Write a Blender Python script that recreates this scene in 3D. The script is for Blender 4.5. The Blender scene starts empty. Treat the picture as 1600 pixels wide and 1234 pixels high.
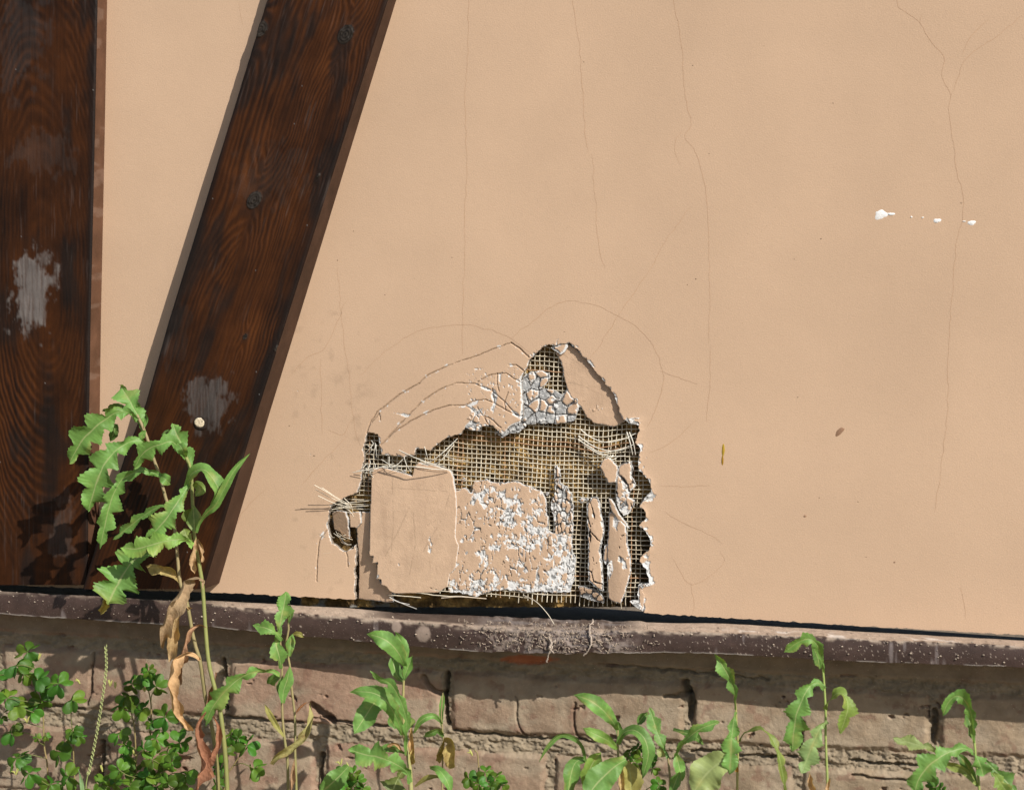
import bpy, math, random
import numpy as np
from mathutils import Vector

# ------------------------------------------------------------------ camera
W_PX, H_PX = 1600.0, 1234.0
YAW, PITCH, ROLL = math.radians(15.0), math.radians(-3.5), math.radians(1.3)
DIST, FPX = 1.95, 2925.0
CENTRE = np.array([0.0, 0.0, 0.62])            # wall point seen in the middle of the picture
_d = np.array([-math.sin(YAW)*math.cos(PITCH), math.cos(YAW)*math.cos(PITCH), math.sin(PITCH)])
_r = np.array([math.cos(YAW), math.sin(YAW), 0.0])
_u = np.cross(_r, _d)
RIGHT = _r*math.cos(ROLL) + _u*math.sin(ROLL)
UP = np.cross(RIGHT, _d)
CAM = CENTRE - _d*DIST

scene = bpy.context.scene
col = scene.collection
cd = bpy.data.cameras.new('camera'); cam = bpy.data.objects.new('camera', cd); col.objects.link(cam)
from mathutils import Matrix
M = Matrix(((RIGHT[0], UP[0], -_d[0], CAM[0]), (RIGHT[1], UP[1], -_d[1], CAM[1]),
            (RIGHT[2], UP[2], -_d[2], CAM[2]), (0, 0, 0, 1)))
cam.matrix_world = M
cd.sensor_width = 36; cd.lens = FPX/W_PX*36; cd.clip_end = 500; cd.clip_start = 0.02
cd.dof.use_dof = True; cd.dof.focus_distance = DIST*1.0; cd.dof.aperture_fstop = 9.0
scene.camera = cam

# ------------------------------------------------------------------ light
SUN = Vector((-1.16, 1.0, -1.12)).normalized()
w = bpy.data.worlds.new('World'); scene.world = w; w.use_nodes = True
nt = w.node_tree
sky = nt.nodes.new('ShaderNodeTexSky'); sky.sky_type = 'NISHITA'; sky.sun_disc = False
elev = math.asin(-SUN.z); sky.sun_elevation = elev
sky.sun_rotation = math.atan2(-SUN.x, -SUN.y)
nt.links.new(sky.outputs[0], nt.nodes['Background'].inputs[0]); nt.nodes['Background'].inputs[1].default_value = 0.095
sd = bpy.data.lights.new('sun', 'SUN'); sd.energy = 4.6; sd.angle = math.radians(0.5); sd.color = (1, .95, .87)
so = bpy.data.objects.new('sun', sd); col.objects.link(so); so.rotation_euler = SUN.to_track_quat('-Z', 'Y').to_euler()
scene.view_settings.view_transform = 'Standard'; scene.view_settings.look = 'None'
scene.view_settings.exposure = 0.20; scene.view_settings.gamma = 1

rng = np.random.default_rng(7); random.seed(7)

# ------------------------------------------------------------------ helpers
def unproj(px, py, y):
    """point on the plane y (metres from the wall face) seen at a place of the photograph"""
    px = np.asarray(px, float); py = np.asarray(py, float); y = np.asarray(y, float)
    a = (px-W_PX/2)/FPX; b = -(py-H_PX/2)/FPX
    dx = _d[0]+RIGHT[0]*a+UP[0]*b; dy = _d[1]+RIGHT[1]*a+UP[1]*b; dz = _d[2]+RIGHT[2]*a+UP[2]*b
    t = (y-CAM[1])/dy
    return np.stack([CAM[0]+dx*t, np.broadcast_to(y, dx.shape)*1.0, CAM[2]+dz*t], -1)

def vnoise(x, y, seed):
    x = np.asarray(x, float); y = np.asarray(y, float)
    xi = np.floor(x).astype(np.int64); yi = np.floor(y).astype(np.int64); fx = x-xi; fy = y-yi
    fx = fx*fx*(3-2*fx); fy = fy*fy*(3-2*fy)
    def h(a, b):
        n = (a*374761393 + b*668265263 + seed*974634777) & 0xffffffff
        n = ((n ^ (n >> 13))*1274126177) & 0xffffffff
        n = ((n ^ (n >> 16))*2246822519) & 0xffffffff
        return ((n ^ (n >> 15)) & 0xffff)/65535.0
    return (h(xi, yi)*(1-fx)+h(xi+1, yi)*fx)*(1-fy)+(h(xi, yi+1)*(1-fx)+h(xi+1, yi+1)*fx)*fy

def fbm(x, y, seed, octv=4):
    s = 0; a = .5; tot = 0
    for i in range(octv):
        s = s+a*vnoise(x*2**i, y*2**i, seed+i*17); tot += a; a *= .5
    return s/tot                                    # about 0..1

def voronoi(x, y, seed):
    xi = np.floor(x).astype(np.int64); yi = np.floor(y).astype(np.int64)
    f1 = np.full(x.shape, 9.0); f2 = f1.copy(); idv = np.zeros(x.shape)
    def h(a, b, s):
        n = (a*374761393 + b*668265263 + s*974634777) & 0xffffffff
        n = ((n ^ (n >> 13))*1274126177) & 0xffffffff
        n = ((n ^ (n >> 16))*2246822519) & 0xffffffff
        return ((n ^ (n >> 15)) & 0xffff)/65535.0
    for i in (-1, 0, 1):
        for j in (-1, 0, 1):
            cx = xi+i; cy = yi+j
            d = np.hypot(cx+.1+.8*h(cx, cy, seed)-x, cy+.1+.8*h(cx, cy, seed+1)-y)
            nid = h(cx, cy, seed+2)
            m = d < f1
            f2 = np.where(m, f1, np.minimum(f2, d)); idv = np.where(m, nid, idv); f1 = np.where(m, d, f1)
    return f1, f2, idv

def sdf(P, x, y):
    """signed distance to a polygon, negative inside"""
    P = np.asarray(P, float); n = len(P)
    d = np.full(x.shape, 1e9); ins = np.zeros(x.shape, bool)
    for i in range(n):
        ax, ay = P[i]; bx, by = P[(i+1) % n]
        ex, ey = bx-ax, by-ay; l = ex*ex+ey*ey
        if l < 1e-9: continue
        t = np.clip(((x-ax)*ex+(y-ay)*ey)/l, 0, 1)
        d = np.minimum(d, (x-ax-ex*t)**2+(y-ay-ey*t)**2)
        c = ((ay > y) != (by > y)) & (x < ex*(y-ay)/(ey if abs(ey) > 1e-9 else 1e-9)+ax)
        ins ^= c
    d = np.sqrt(d)
    return np.where(ins, -d, d)

def pdist(P, x, y):
    d = np.full(x.shape, 1e9)
    for (ax, ay), (bx, by) in zip(P[:-1], P[1:]):
        ex, ey = bx-ax, by-ay; l = ex*ex+ey*ey+1e-9
        t = np.clip(((x-ax)*ex+(y-ay)*ey)/l, 0, 1)
        d = np.minimum(d, (x-ax-ex*t)**2+(y-ay-ey*t)**2)
    return np.sqrt(d)

def smooth(e0, e1, x):
    t = np.clip((x-e0)/(e1-e0), 0, 1); return t*t*(3-2*t)

def mixc(a, b, t):
    t = np.asarray(t)[..., None]; return np.asarray(a)*(1-t)+np.asarray(b)*t

def interp(v, pts):
    return np.interp(v, [p[0] for p in pts], [p[1] for p in pts])

def catmull(pts, n):
    P = np.asarray(pts, float)
    if len(P) == 2:
        t = np.linspace(0, 1, n)[:, None]; return P[0]*(1-t)+P[1]*t
    P = np.vstack([2*P[0]-P[1], P, 2*P[-1]-P[-2]])
    L = np.r_[0, np.cumsum(np.linalg.norm(np.diff(P[1:-1, :2], axis=0), axis=1))]; L = L/L[-1]
    t = np.linspace(0, 1, n); k = np.clip(np.searchsorted(L, t, 'right')-1, 0, len(L)-2)
    f = ((t-L[k])/(L[k+1]-L[k]+1e-9))[:, None]
    p0, p1, p2, p3 = P[k], P[k+1], P[k+2], P[k+3]
    return .5*(2*p1+(p2-p0)*f+(2*p0-5*p1+4*p2-p3)*f*f+(3*p1-p0-3*p2+p3)*f**3)

def mesh_obj(name, V, F, mat, parent=None, colr=None, smooth_sh=True, uv=None):
    """V (n,3) world points, F list of index arrays (each (k,3) or (k,4))"""
    V = np.asarray(V, float)
    if parent is not None: V = V-np.array(parent.location)
    me = bpy.data.meshes.new(name)
    if not isinstance(F, (list, tuple)): F = [F]
    F = [np.asarray(f) for f in F if len(f)]
    loops = np.concatenate([f.ravel() for f in F]); tot = np.concatenate([np.full(len(f), f.shape[1]) for f in F])
    start = np.r_[0, np.cumsum(tot)[:-1]]
    me.vertices.add(len(V)); me.vertices.foreach_set('co', V.astype(np.float32).ravel())
    me.loops.add(len(loops)); me.loops.foreach_set('vertex_index', loops.astype(np.int32))
    me.polygons.add(len(tot)); me.polygons.foreach_set('loop_start', start.astype(np.int32))
    me.polygons.foreach_set('use_smooth', np.full(len(tot), smooth_sh))
    me.update(calc_edges=True); me.validate()
    if colr is not None:
        a = me.color_attributes.new('Col', 'FLOAT_COLOR', 'POINT')
        c = np.ones((len(V), 4), np.float32); c[:, :3] = np.clip(colr, 0, 1)
        a.data.foreach_set('color', c.ravel())
    me.materials.append(mat)
    o = bpy.data.objects.new(name, me); col.objects.link(o)
    if parent is not None: o.parent = parent
    return o

def thing(name, label, cat, loc, group=None):
    o = bpy.data.objects.new(name, None); col.objects.link(o); o.location = loc; o.empty_display_size = .02
    o['label'] = label; o['category'] = cat
    if group: o['group'] = group
    return o

def grid_faces(nr, nc, off=0):
    i = np.arange(nr*nc).reshape(nr, nc)
    return np.stack([i[:-1, :-1], i[1:, :-1], i[1:, 1:], i[:-1, 1:]], -1).reshape(-1, 4)+off

def tube(P, r, sides=6, off=0, cap=True):
    """P (n,3), r scalar or (n,) -> V, F"""
    P = np.asarray(P, float); n = len(P); r = np.broadcast_to(r, (n,))
    T = np.gradient(P, axis=0); T /= np.linalg.norm(T, axis=1, keepdims=True)+1e-12
    ref = np.array([0.31, -.9, .2]); A = np.cross(T, ref); A /= np.linalg.norm(A, axis=1, keepdims=True)+1e-12
    B = np.cross(T, A)
    an = np.arange(sides)*2*np.pi/sides
    V = P[:, None]+r[:, None, None]*(A[:, None]*np.cos(an)[None, :, None]+B[:, None]*np.sin(an)[None, :, None])
    i = np.arange(n*sides).reshape(n, sides); j = np.roll(i, -1, 1)
    F = np.stack([i[:-1], j[:-1], j[1:], i[1:]], -1).reshape(-1, 4)
    return V.reshape(-1, 3), F+off

class MB:
    def __init__(s): s.V = []; s.F = {3: [], 4: []}; s.C = []; s.n = 0
    def add(s, V, F, c):
        V = np.asarray(V); F = np.asarray(F)
        s.V.append(V); s.F[F.shape[1]].append(F+s.n)
        c = np.asarray(c, float); s.C.append(np.broadcast_to(c, V.shape) if c.ndim == 1 else c); s.n += len(V)
    def build(s, name, mat, parent=None, sm=True):
        F = [np.concatenate(s.F[k]) for k in (3, 4) if s.F[k]]
        return mesh_obj(name, np.concatenate(s.V), F, mat, parent, np.concatenate(s.C), sm)

# ------------------------------------------------------------------ materials
def mat(name, rough=.85, bump=(), spec=.3, vary=0, var_scale=8, transl=0, coat=0, speck=None, grain=0):
    m = bpy.data.materials.new(name); m.use_nodes = True; t = m.node_tree; N = t.nodes; L = t.links
    b = N['Principled BSDF']; b.inputs['Roughness'].default_value = rough; b.inputs['Specular IOR Level'].default_value = spec
    if coat: b.inputs['Coat Weight'].default_value = coat; b.inputs['Coat Roughness'].default_value = .3
    a = N.new('ShaderNodeAttribute'); a.attribute_name = 'Col'
    src = a.outputs['Color']
    g = N.new('ShaderNodeNewGeometry')
    if vary:
        n = N.new('ShaderNodeTexNoise'); n.inputs['Scale'].default_value = var_scale; n.inputs['Detail'].default_value = 8; n.inputs['Roughness'].default_value = .62
        L.new(g.outputs['Position'], n.inputs['Vector'])
        mr = N.new('ShaderNodeMapRange'); mr.inputs['From Min'].default_value = .3; mr.inputs['From Max'].default_value = .7
        mr.inputs['To Min'].default_value = 1-vary; mr.inputs['To Max'].default_value = 1+vary*.6
        L.new(n.outputs['Fac'], mr.inputs['Value'])
        mx = N.new('ShaderNodeMix'); mx.data_type = 'RGBA'; mx.blend_type = 'MULTIPLY'; mx.inputs['Factor'].default_value = 1
        L.new(src, mx.inputs[6]); L.new(mr.outputs[0], mx.inputs[7]); src = mx.outputs[2]
    if grain:
        n = N.new('ShaderNodeTexNoise'); n.inputs['Scale'].default_value = 650; n.inputs['Detail'].default_value = 3
        L.new(g.outputs['Position'], n.inputs['Vector'])
        mr = N.new('ShaderNodeMapRange'); mr.inputs['From Min'].default_value = .3; mr.inputs['From Max'].default_value = .7
        mr.inputs['To Min'].default_value = 1-grain; mr.inputs['To Max'].default_value = 1+grain
        L.new(n.outputs['Fac'], mr.inputs['Value'])
        mx = N.new('ShaderNodeMix'); mx.data_type = 'RGBA'; mx.blend_type = 'MULTIPLY'; mx.inputs['Factor'].default_value = 1
        L.new(src, mx.inputs[6]); L.new(mr.outputs[0], mx.inputs[7]); src = mx.outputs[2]
    if speck:
        sc, thr, colr = speck
        n = N.new('ShaderNodeTexNoise'); n.inputs['Scale'].default_value = sc; n.inputs['Detail'].default_value = 2
        L.new(g.outputs['Position'], n.inputs['Vector'])
        mr = N.new('ShaderNodeMapRange'); mr.inputs['From Min'].default_value = thr; mr.inputs['From Max'].default_value = thr+.03
        L.new(n.outputs['Fac'], mr.inputs['Value'])
        mx = N.new('ShaderNodeMix'); mx.data_type = 'RGBA'; mx.inputs[7].default_value = (*colr, 1)
        L.new(mr.outputs[0], mx.inputs['Factor']); L.new(src, mx.inputs[6]); src = mx.outputs[2]
    L.new(src, b.inputs['Base Color'])
    nrm = None
    for sc, st, dist in bump:
        n = N.new('ShaderNodeTexNoise'); n.inputs['Scale'].default_value = sc; n.inputs['Detail'].default_value = 5
        L.new(g.outputs['Position'], n.inputs['Vector'])
        bp = N.new('ShaderNodeBump'); bp.inputs['Strength'].default_value = st; bp.inputs['Distance'].default_value = dist
        L.new(n.outputs['Fac'], bp.inputs['Height'])
        if nrm: L.new(nrm, bp.inputs['Normal'])
        nrm = bp.outputs[0]
    if nrm: L.new(nrm, b.inputs['Normal'])
    if transl:
        tr = N.new('ShaderNodeBsdfTranslucent'); mxs = N.new('ShaderNodeMixShader'); mxs.inputs[0].default_value = transl
        hs = N.new('ShaderNodeMix'); hs.data_type = 'RGBA'; hs.blend_type = 'MULTIPLY'; hs.inputs['Factor'].default_value = 1
        hs.inputs[7].default_value = (1.25, 1.25, .45, 1); L.new(src, hs.inputs[6]); L.new(hs.outputs[2], tr.inputs['Color'])
        L.new(b.outputs[0], mxs.inputs[1]); L.new(tr.outputs[0], mxs.inputs[2]); L.new(mxs.outputs[0], N['Material Output'].inputs[0])
    return m

M_skin = mat('painted_plaster', .92, ((120, .06, .002), (750, .34, .0006)), .1, .09, 4.5, speck=(380, .735, (.36, .245, .16)), grain=.05)
M_frag = mat('broken_plaster', .95, ((900, .5, .0007),), .1, .06, 60)
M_wool = mat('mineral_wool', 1, ((700, .8, .002),), .05, .35, 300)
M_yarn = mat('glass_yarn', .7, (), .3, .15, 150)
M_wood = mat('stained_wood', .5, ((500, .25, .0006), (90, .15, .001)), .13, .3, 30)
M_brick = mat('old_brick', .95, ((300, .55, .0012), (1100, .8, .0007)), .1, .2, 60, speck=(520, .70, (.42, .34, .26)))
M_metal = mat('painted_sheet_metal', .55, ((900, .45, .0006),), .3, .25, 90, speck=(800, .69, (.30, .235, .19)))
M_leaf = mat('green_leaf', .5, ((350, .35, .0009),), .35, .14, 120, .3)
M_dry = mat('withered_leaf', .8, ((300, .8, .0015),), .15, .25, 130, .2)
M_stem = mat('plant_stem', .6, ((500, .2, .0005),), .3, .15, 90)
M_soil = mat('dry_soil', 1, ((60, .8, .01),), .1, .3, 20)

TAN = np.array([.525, .366, .248]); WHITE = np.array([.68, .67, .65]); GREY = np.array([.27, .27, .265])

# ------------------------------------------------------------------ ground
g0 = unproj(800, 1234, 0)[2]-.10
gv = []; n = 60
gx = np.sign(np.linspace(-1, 1, n))*np.abs(np.linspace(-1, 1, n))**3*60
X, Y = np.meshgrid(gx, gx); Z = np.full(X.shape, g0)+(fbm(X*9, Y*9, 5)-.5)*.02*(np.abs(X) < 3)
o = mesh_obj('ground', np.stack([X, Y, Z], -1).reshape(-1, 3), grid_faces(n, n)[:, ::-1], M_soil, None, np.broadcast_to(np.array([.22, .17, .12]), (n*n, 3)))
o['kind'] = 'structure'

# ------------------------------------------------------------------ plaster wall
wall = thing('plastered_wall', 'beige painted plaster wall with a torn hole showing brown wool and white mesh', 'wall', tuple(unproj(800, 960, 0)))

def C(L):                                            # outline in a close-up of the hole -> photograph pixels
    return [(460+x/2.57, 500+y/2.57) for x, y in L]

BOTTOM = [(-700, 885), (0, 913), (200, 922), (330, 925), (450, 931), (560, 937), (640, 941), (1000, 955), (1010, 958), (1200, 969), (1400, 981), (1600, 992), (2300, 1030)]
HOLE = C([(290,455),(335,455),(340,500),(350,540),(430,548),(480,545),(490,515),(520,515),(545,525),(590,485),(640,462),(672,455),(690,425),(720,445),(745,430),(795,420),(810,435),(835,460),(870,430),(905,420),(918,380),(915,300),(913,230),(930,200),(945,155),(990,112),(1020,97),(1045,104),(1075,95),(1105,92),(1140,125),(1175,165),(1240,240),(1290,310),(1310,380),(1325,402),(1360,400),(1385,405),(1385,440),(1370,490),(1393,517),(1384,545),(1382,580),(1386,606),(1404,620),(1422,640),(1431,665),(1432,690),(1422,708),(1402,720),(1390,733),(1389,748),(1402,755),(1412,772),(1410,795),(1396,812),(1386,824),(1400,838),(1418,862),(1430,885),(1434,905),(1425,922),(1404,938),(1392,955),(1390,970),(1402,985),(1412,1002),(1420,1030),(1425,1058),(1388,1062),(1378,1100),(1400,1130),(1402,1172),(1402,1260),(243,1260),(243,1120),(243,1000),(246,900),(235,918),(200,930),(150,895),(130,830),(140,770),(150,740),(200,715),(250,695),(265,650),(272,600),(285,560),(275,520)])

STRONG = [  # cracks that open enough to cast a shadow: outline, width
 (C([(290,455),(305,410),(330,370),(365,345),(420,300),(500,255)]), 1.0),
 (C([(500,255),(530,225),(600,190),(680,160),(730,145),(790,120),(870,92)]), .55),
 (C([(870,92),(905,115),(940,150)]), 1.2),
 (C([(345,500),(400,450),(470,405),(560,360),(620,343),(685,342),(705,352),(735,375),(740,400)]), .8),
 (C([(375,470),(440,400),(520,320),(590,275),(650,253),(720,255),(790,280),(850,330),(890,380)]), .65),
 (C([(735,250),(780,222),(850,212)]), .8), (C([(860,180),(890,180),(920,205)]), .9),
 (C([(690,340),(715,325),(770,318)]), .7), (C([(795,275),(800,330)]), 1.6), (C([(735,350),(760,385),(785,425)]), .8),
 (C([(140,830),(100,880),(92,950),(88,1050)]), .8), (C([(205,925),(212,950),(214,990)]), .6),
 (C([(1400,1130),(1402,1172)]), 1.0), (C([(310,412),(340,375),(345,400)]), .5),
 (C([(770,318),(800,332),(850,360),(905,385)]), .8), (C([(850,212),(880,235),(912,250)]), .7), (C([(760,385),(790,395),(832,432)]), .8), (C([(815,215),(812,250),(822,285)]), .6), (C([(860,290),(845,330),(850,360)]), .6)]

U0, U1, V0, V1 = 455.0, 1065.0, 478.0, 975.0
def field(u0, u1, v0, v1, step=1.0):
    u = np.arange(u0, u1+.01, step); v = np.arange(v0, v1+.01, step)
    return np.meshgrid(u, v)

def carve(name, Ug, Vg, S, y0, colr, h, matl, thick=.004, parent=wall, edge_col=None, step=1.0):
    """sheet over the grid where S<0; boundary snapped onto the outline, edges turned back by thick"""
    nr, nc = Ug.shape
    gy, gx = np.gradient(S, step); gl = np.sqrt(gx*gx+gy*gy)+1e-6
    ins = S < 0
    F = grid_faces(nr, nc)
    keep = ins.ravel()[F].sum(1) >= 2
    F = F[keep]
    k = np.where(ins, 0, np.clip(S, 0, 1.2*step)/np.maximum(gl, .5))
    u = Ug-gx/gl*k; v = Vg-gy/gl*k
    P = unproj(u, v, y0); P[..., 1] += h
    V = P.reshape(-1, 3); cc = colr.reshape(-1, 3)
    used = np.zeros(nr*nc, bool); used[F.ravel()] = True
    re = -np.ones(nr*nc, int); re[used] = np.arange(used.sum())
    V = V[used]; cc = cc[used]; F = re[F]
    E = np.concatenate([F[:, [0, 1]], F[:, [1, 2]], F[:, [2, 3]], F[:, [3, 0]]])
    key = np.sort(E, 1); key = key[:, 0]*len(V)+key[:, 1]
    _, inv, cnt = np.unique(key, return_inverse=True, return_counts=True)
    B = E[cnt[inv] == 1]
    bv, bi = np.unique(B, return_inverse=True); B2 = bi.reshape(-1, 2)
    nV = V[bv]+np.array([0, thick, 0])
    ec = edge_col if edge_col is not None else WHITE*.6
    n0 = len(V)                                     # own ring of vertices for the edge, so it shades on its own
    V = np.vstack([V, V[bv], nV]); cc = np.vstack([cc, np.broadcast_to(ec, (2*len(bv), 3))])
    S4 = np.stack([B2[:, 1]+n0, B2[:, 0]+n0, B2[:, 0]+n0+len(bv), B2[:, 1]+n0+len(bv)], -1)
    return mesh_obj(name, V, [F, S4], matl, parent, cc, True)

# --- the sheet that still holds, around the hole
Ug, Vg = field(U0, U1, V0, V1)
wx = (fbm(Ug/7, Vg/7, 11)-.5)*5; wy = (fbm(Ug/7, Vg/7, 12)-.5)*5
sh = -sdf(HOLE, Ug+wx, Vg+wy)                        # positive in the hole
bot = Vg-interp(Ug, BOTTOM)-(fbm(Ug/9, Vg*0, 3)-.5)*3
S = np.maximum(sh, bot)
dist_in = -sh
rim = -.5+2.2*np.clip(fbm(Ug/6, Vg/6, 21)-.45, 0, 1)*5
right = smooth(960, 990, Ug)*smooth(640, 660, Vg)
rim = rim*(1-right*.0)+right*(-.5+9*np.clip(fbm(Ug/11, Vg/13, 22)-.50, 0, 1)*3.6)
left = smooth(600, 570, Ug); rim = rim*(1-.6*left)
upper_edge = smooth(690, 640, Ug)*0
chips = (fbm(Ug/5, Vg/5, 31)-.62)+.25*smooth(16, 0, dist_in)*smooth(640, 740, Ug)*smooth(960, 900, Ug)
paint = (dist_in > rim) & (chips < .30) & ~((fbm(Ug/3.2, Vg/4, 331) > .735)&(Ug > 725)&(Ug < 822)&(Vg > 575)&(Vg < 670))
colr = mixc(WHITE, TAN, paint*1.0)
colr = mixc(colr, GREY, ((~paint) & (fbm(Ug/4, Vg/4, 33) > .6))*.8)
h = np.where(paint, 0, .0008)
bulge = smooth(0, 1, 1-np.clip(np.hypot((Ug-790)/235, (Vg-700)/165), 0, 1))*smooth(730, 690, Vg)
h = h-.003*bulge*smooth(540, 640, Vg)
h = h-right*.0012*np.exp(-np.clip(dist_in, 0, 99)/5)
for P, wd in STRONG:
    d = pdist(P, Ug+wx*.4, Vg+wy*.4)
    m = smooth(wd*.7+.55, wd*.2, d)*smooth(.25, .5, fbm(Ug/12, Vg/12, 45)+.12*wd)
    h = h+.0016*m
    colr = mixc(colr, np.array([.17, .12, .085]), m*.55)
    near = (d < wd+2.2) & (fbm(Ug/6, Vg/6, 44) > .70)
    colr = np.where((near & (m < .3))[..., None], WHITE, colr)
for P in ([(795,275),(808,280),(816,300),(812,330),(800,372),(789,365),(797,330),(790,300)], [(745,262),(775,270),(792,282),(775,284),(755,276)], [(690,342),(715,328),(742,321),(735,335),(712,345),(735,365),(762,353),(745,374),(742,400),(757,430),(735,452),(700,442),(688,425),(722,390),(725,370)], [(905,225),(930,205),(934,300),(930,400),(905,395),(912,330)], [(400,372),(420,377),(440,374),(466,381),(455,389),(430,382)], [(1160,160),(1190,162),(1208,192),(1180,182)], [(830,462),(868,425),(905,405),(920,400),(905,445),(860,458)], [(820,215),(827,218),(826,250),(818,245)], [(860,255),(868,262),(860,270)], [(870,355),(900,375),(905,395),(880,380)]):
    sdp = sdf(C(P), Ug+wx*.8, Vg+wy*.8); tn = fbm(Ug/3.2, Vg/3.2, 46); m = sdp < 0
    colr = np.where(m[..., None], np.where((tn > .55)[..., None]&(sdp < -1.2)[..., None], GREY*(.7+.7*fbm(Ug/2, Vg/2, 47))[..., None], WHITE*(.8+.3*tn)[..., None]), colr)
    h = h+np.where(m, .0007+.0012*(sdp < -2)*(tn > .5), 0)
# scratches / scuffs left of the hole
colr = mixc(colr, TAN*.72, .5*np.clip(fbm(Ug/14, Vg/14, 51)-.62, 0, 1)*4*smooth(620, 560, Ug))
carve('plaster_skin', Ug, Vg, S, 0.0, colr, h, M_skin, .005, edge_col=np.array([.27, .23, .19]))

# --- the undamaged sheet round it
def plain_sheet(u0, u1, v0, v1, du, dv, cut=False):
    nu = max(2, int((u1-u0)/du)+1); nv = max(2, int((v1-v0)/dv)+1)
    u, v = np.meshgrid(np.linspace(u0, u1, nu), np.linspace(0, 1, nv))
    top = np.full(u.shape, v0); b = interp(u, BOTTOM)+(fbm(u/9, u*0, 3)-.5)*3 if cut else np.full(u.shape, v1)
    if cut: b = b+np.clip(fbm(u/5, u*0+3, 9)-.62, 0, 1)*9*-1
    vv = top+(b-top)*v
    P = unproj(u, vv, 0).reshape(-1, 3); F = grid_faces(nv, nu)
    MBs.add(P, F, TAN)
    if cut:
        e = P[-nu:]; q = e+np.array([0, .006, 0]); i = np.arange(nu-1)
        MBs.add(np.vstack([e, q]), np.stack([i+1, i, i+nu, i+1+nu], -1), TAN*.8)
MBs = MB()
plain_sheet(-700, U0, -700, V0, 60, 60); plain_sheet(U0, U1, -700, V0, 61, 60); plain_sheet(U1, 2300, -700, V0, 60, 60)
plain_sheet(-700, U0, V0, 975, 3, 40, True); plain_sheet(U1, 2300, V0, 975, 3, 40, True)
MBs.build('plaster_skin', M_skin, wall)

# --- insulation behind
u, v = field(470, 1060, 520, 948, 2.0)
hh = (fbm(u/9, v/9, 61)-.5)*.010+(fbm(u/3, v/3, 62)-.5)*.005
cw = mixc([.085, .052, .024], [.42, .26, .09], smooth(.38, .66, fbm(u/22, v/16, 63))*.8+.2*fbm(u/3, v/3, 64))
cw = mixc(cw, [.20, .19, .17], smooth(.5, .7, fbm(u/12, v/12, 65))*smooth(640, 600, u))
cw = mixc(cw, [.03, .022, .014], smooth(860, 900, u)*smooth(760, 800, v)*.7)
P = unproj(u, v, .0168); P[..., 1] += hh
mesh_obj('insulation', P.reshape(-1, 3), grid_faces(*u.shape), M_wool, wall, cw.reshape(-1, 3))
# solid wall core so nothing shows through the gap over the sill
def box_pts(a, b):
    x0, y0, z0 = np.minimum(a, b); x1, y1, z1 = np.maximum(a, b)
    V = np.array([[x, y, z] for x in (x0, x1) for y in (y0, y1) for z in (z0, z1)])
    F = np.array([[0, 1, 3, 2], [4, 6, 7, 5], [0, 4, 5, 1], [2, 3, 7, 6], [0, 2, 6, 4], [1, 5, 7, 3]])
    return V, F
tl = unproj(-650, -650, .03); br = unproj(2250, 1000, .03)
mb = MB(); mb.add(*box_pts((tl[0], .028, br[2]-.02), (br[0], .2, tl[2])), np.array([.03, .024, .018])); mb.build('wall_core', M_wool, wall, False)

# --- reinforcing mesh: yarns both ways
mb = MB()
def yarn_warp(u, v):
    du = 2.2*(fbm(u/40, v/40, 71)-.5)*2-.03*(v-700)+.7*(fbm(u/9, v/9, 75)-.5)*2
    dv = 2.0*(fbm(u/50, v/50, 72)-.5)*2+np.where(u < 860, .085*(u-860), .02*(u-860))+.7*(fbm(u/9, v/9, 76)-.5)*2
    return u+du, v+dv
PIT = 7.25
def yarn(pts_u, pts_v, r, y):
    y = y-np.interp(pts_u, [600, 610, 703, 712, 890, 905], [0, .0150, .0150, .0125, .012, 0])*np.clip((np.asarray(pts_v)-740)/190, 0, 1.1)
    P = unproj(pts_u, pts_v, y)
    V, F = tube(P, r, 5); c = np.array([.62, .55, .42])*random.uniform(.82, 1.08); c = c[None]*np.repeat(.78+.6*fbm(np.asarray(pts_u)/14, np.asarray(pts_v)/14, 79), 5)[:, None]; c = mixc(c, [.33, .24, .14], np.repeat(np.clip(fbm(np.asarray(pts_u)/30, np.asarray(pts_v)/22, 80)-.5, 0, 1)*2.2, 5)); r = r*(.8+.45*np.asarray(fbm(np.asarray(pts_u)/8, np.asarray(pts_v)/8, 78)))
    if random.random() < .06: c = np.array([.5, .3, .17])
    mb.add(V, F, c)
for k in range(66):
    u0 = 535+k*PIT
    end = 937+random.uniform(-4, 4)+max(0, (u0-640))*.03
    vv = np.arange(545, end, 5.0)
    if u0 < 600: vv = np.arange(672, 798, 5.0)
    if len(vv) < 3: continue
    uu = np.full(vv.shape, u0)
    x, y = yarn_warp(uu, vv); x = np.where(vv > 925, uu+(x-uu), x)
    wk = np.exp(-((uu-935)/32)**2-((vv-695)/20)**2)
    yarn(x+wk*(random.random()-.5)*6, y, .00052 if random.random() < .8 else .00038, .0098+(fbm(uu/30, vv/30, 77)-.5)*.003)
for k in range(64):
    v0 = 530+k*PIT
    uu = np.arange(520, 1030, 5.0); vv = np.full(uu.shape, v0)
    x, y = yarn_warp(uu, vv)
    sag = 9*np.exp(-((uu-935)/28)**2)*np.exp(-((vv-688)/22)**2)
    y = y+sag
    keep = (y < 934)&(~((uu < 580)&(y > 798)))
    if keep.sum() < 4: continue
    y = np.where(keep, y, np.nan); idx = np.where(keep)[0]
    yarn(x[idx], y[idx], .00055, .0091+(fbm(uu[idx]/30, vv[idx]/30, 77)-.5)*.003)
mb.build('reinforcing_mesh', M_yarn, wall)

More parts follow.
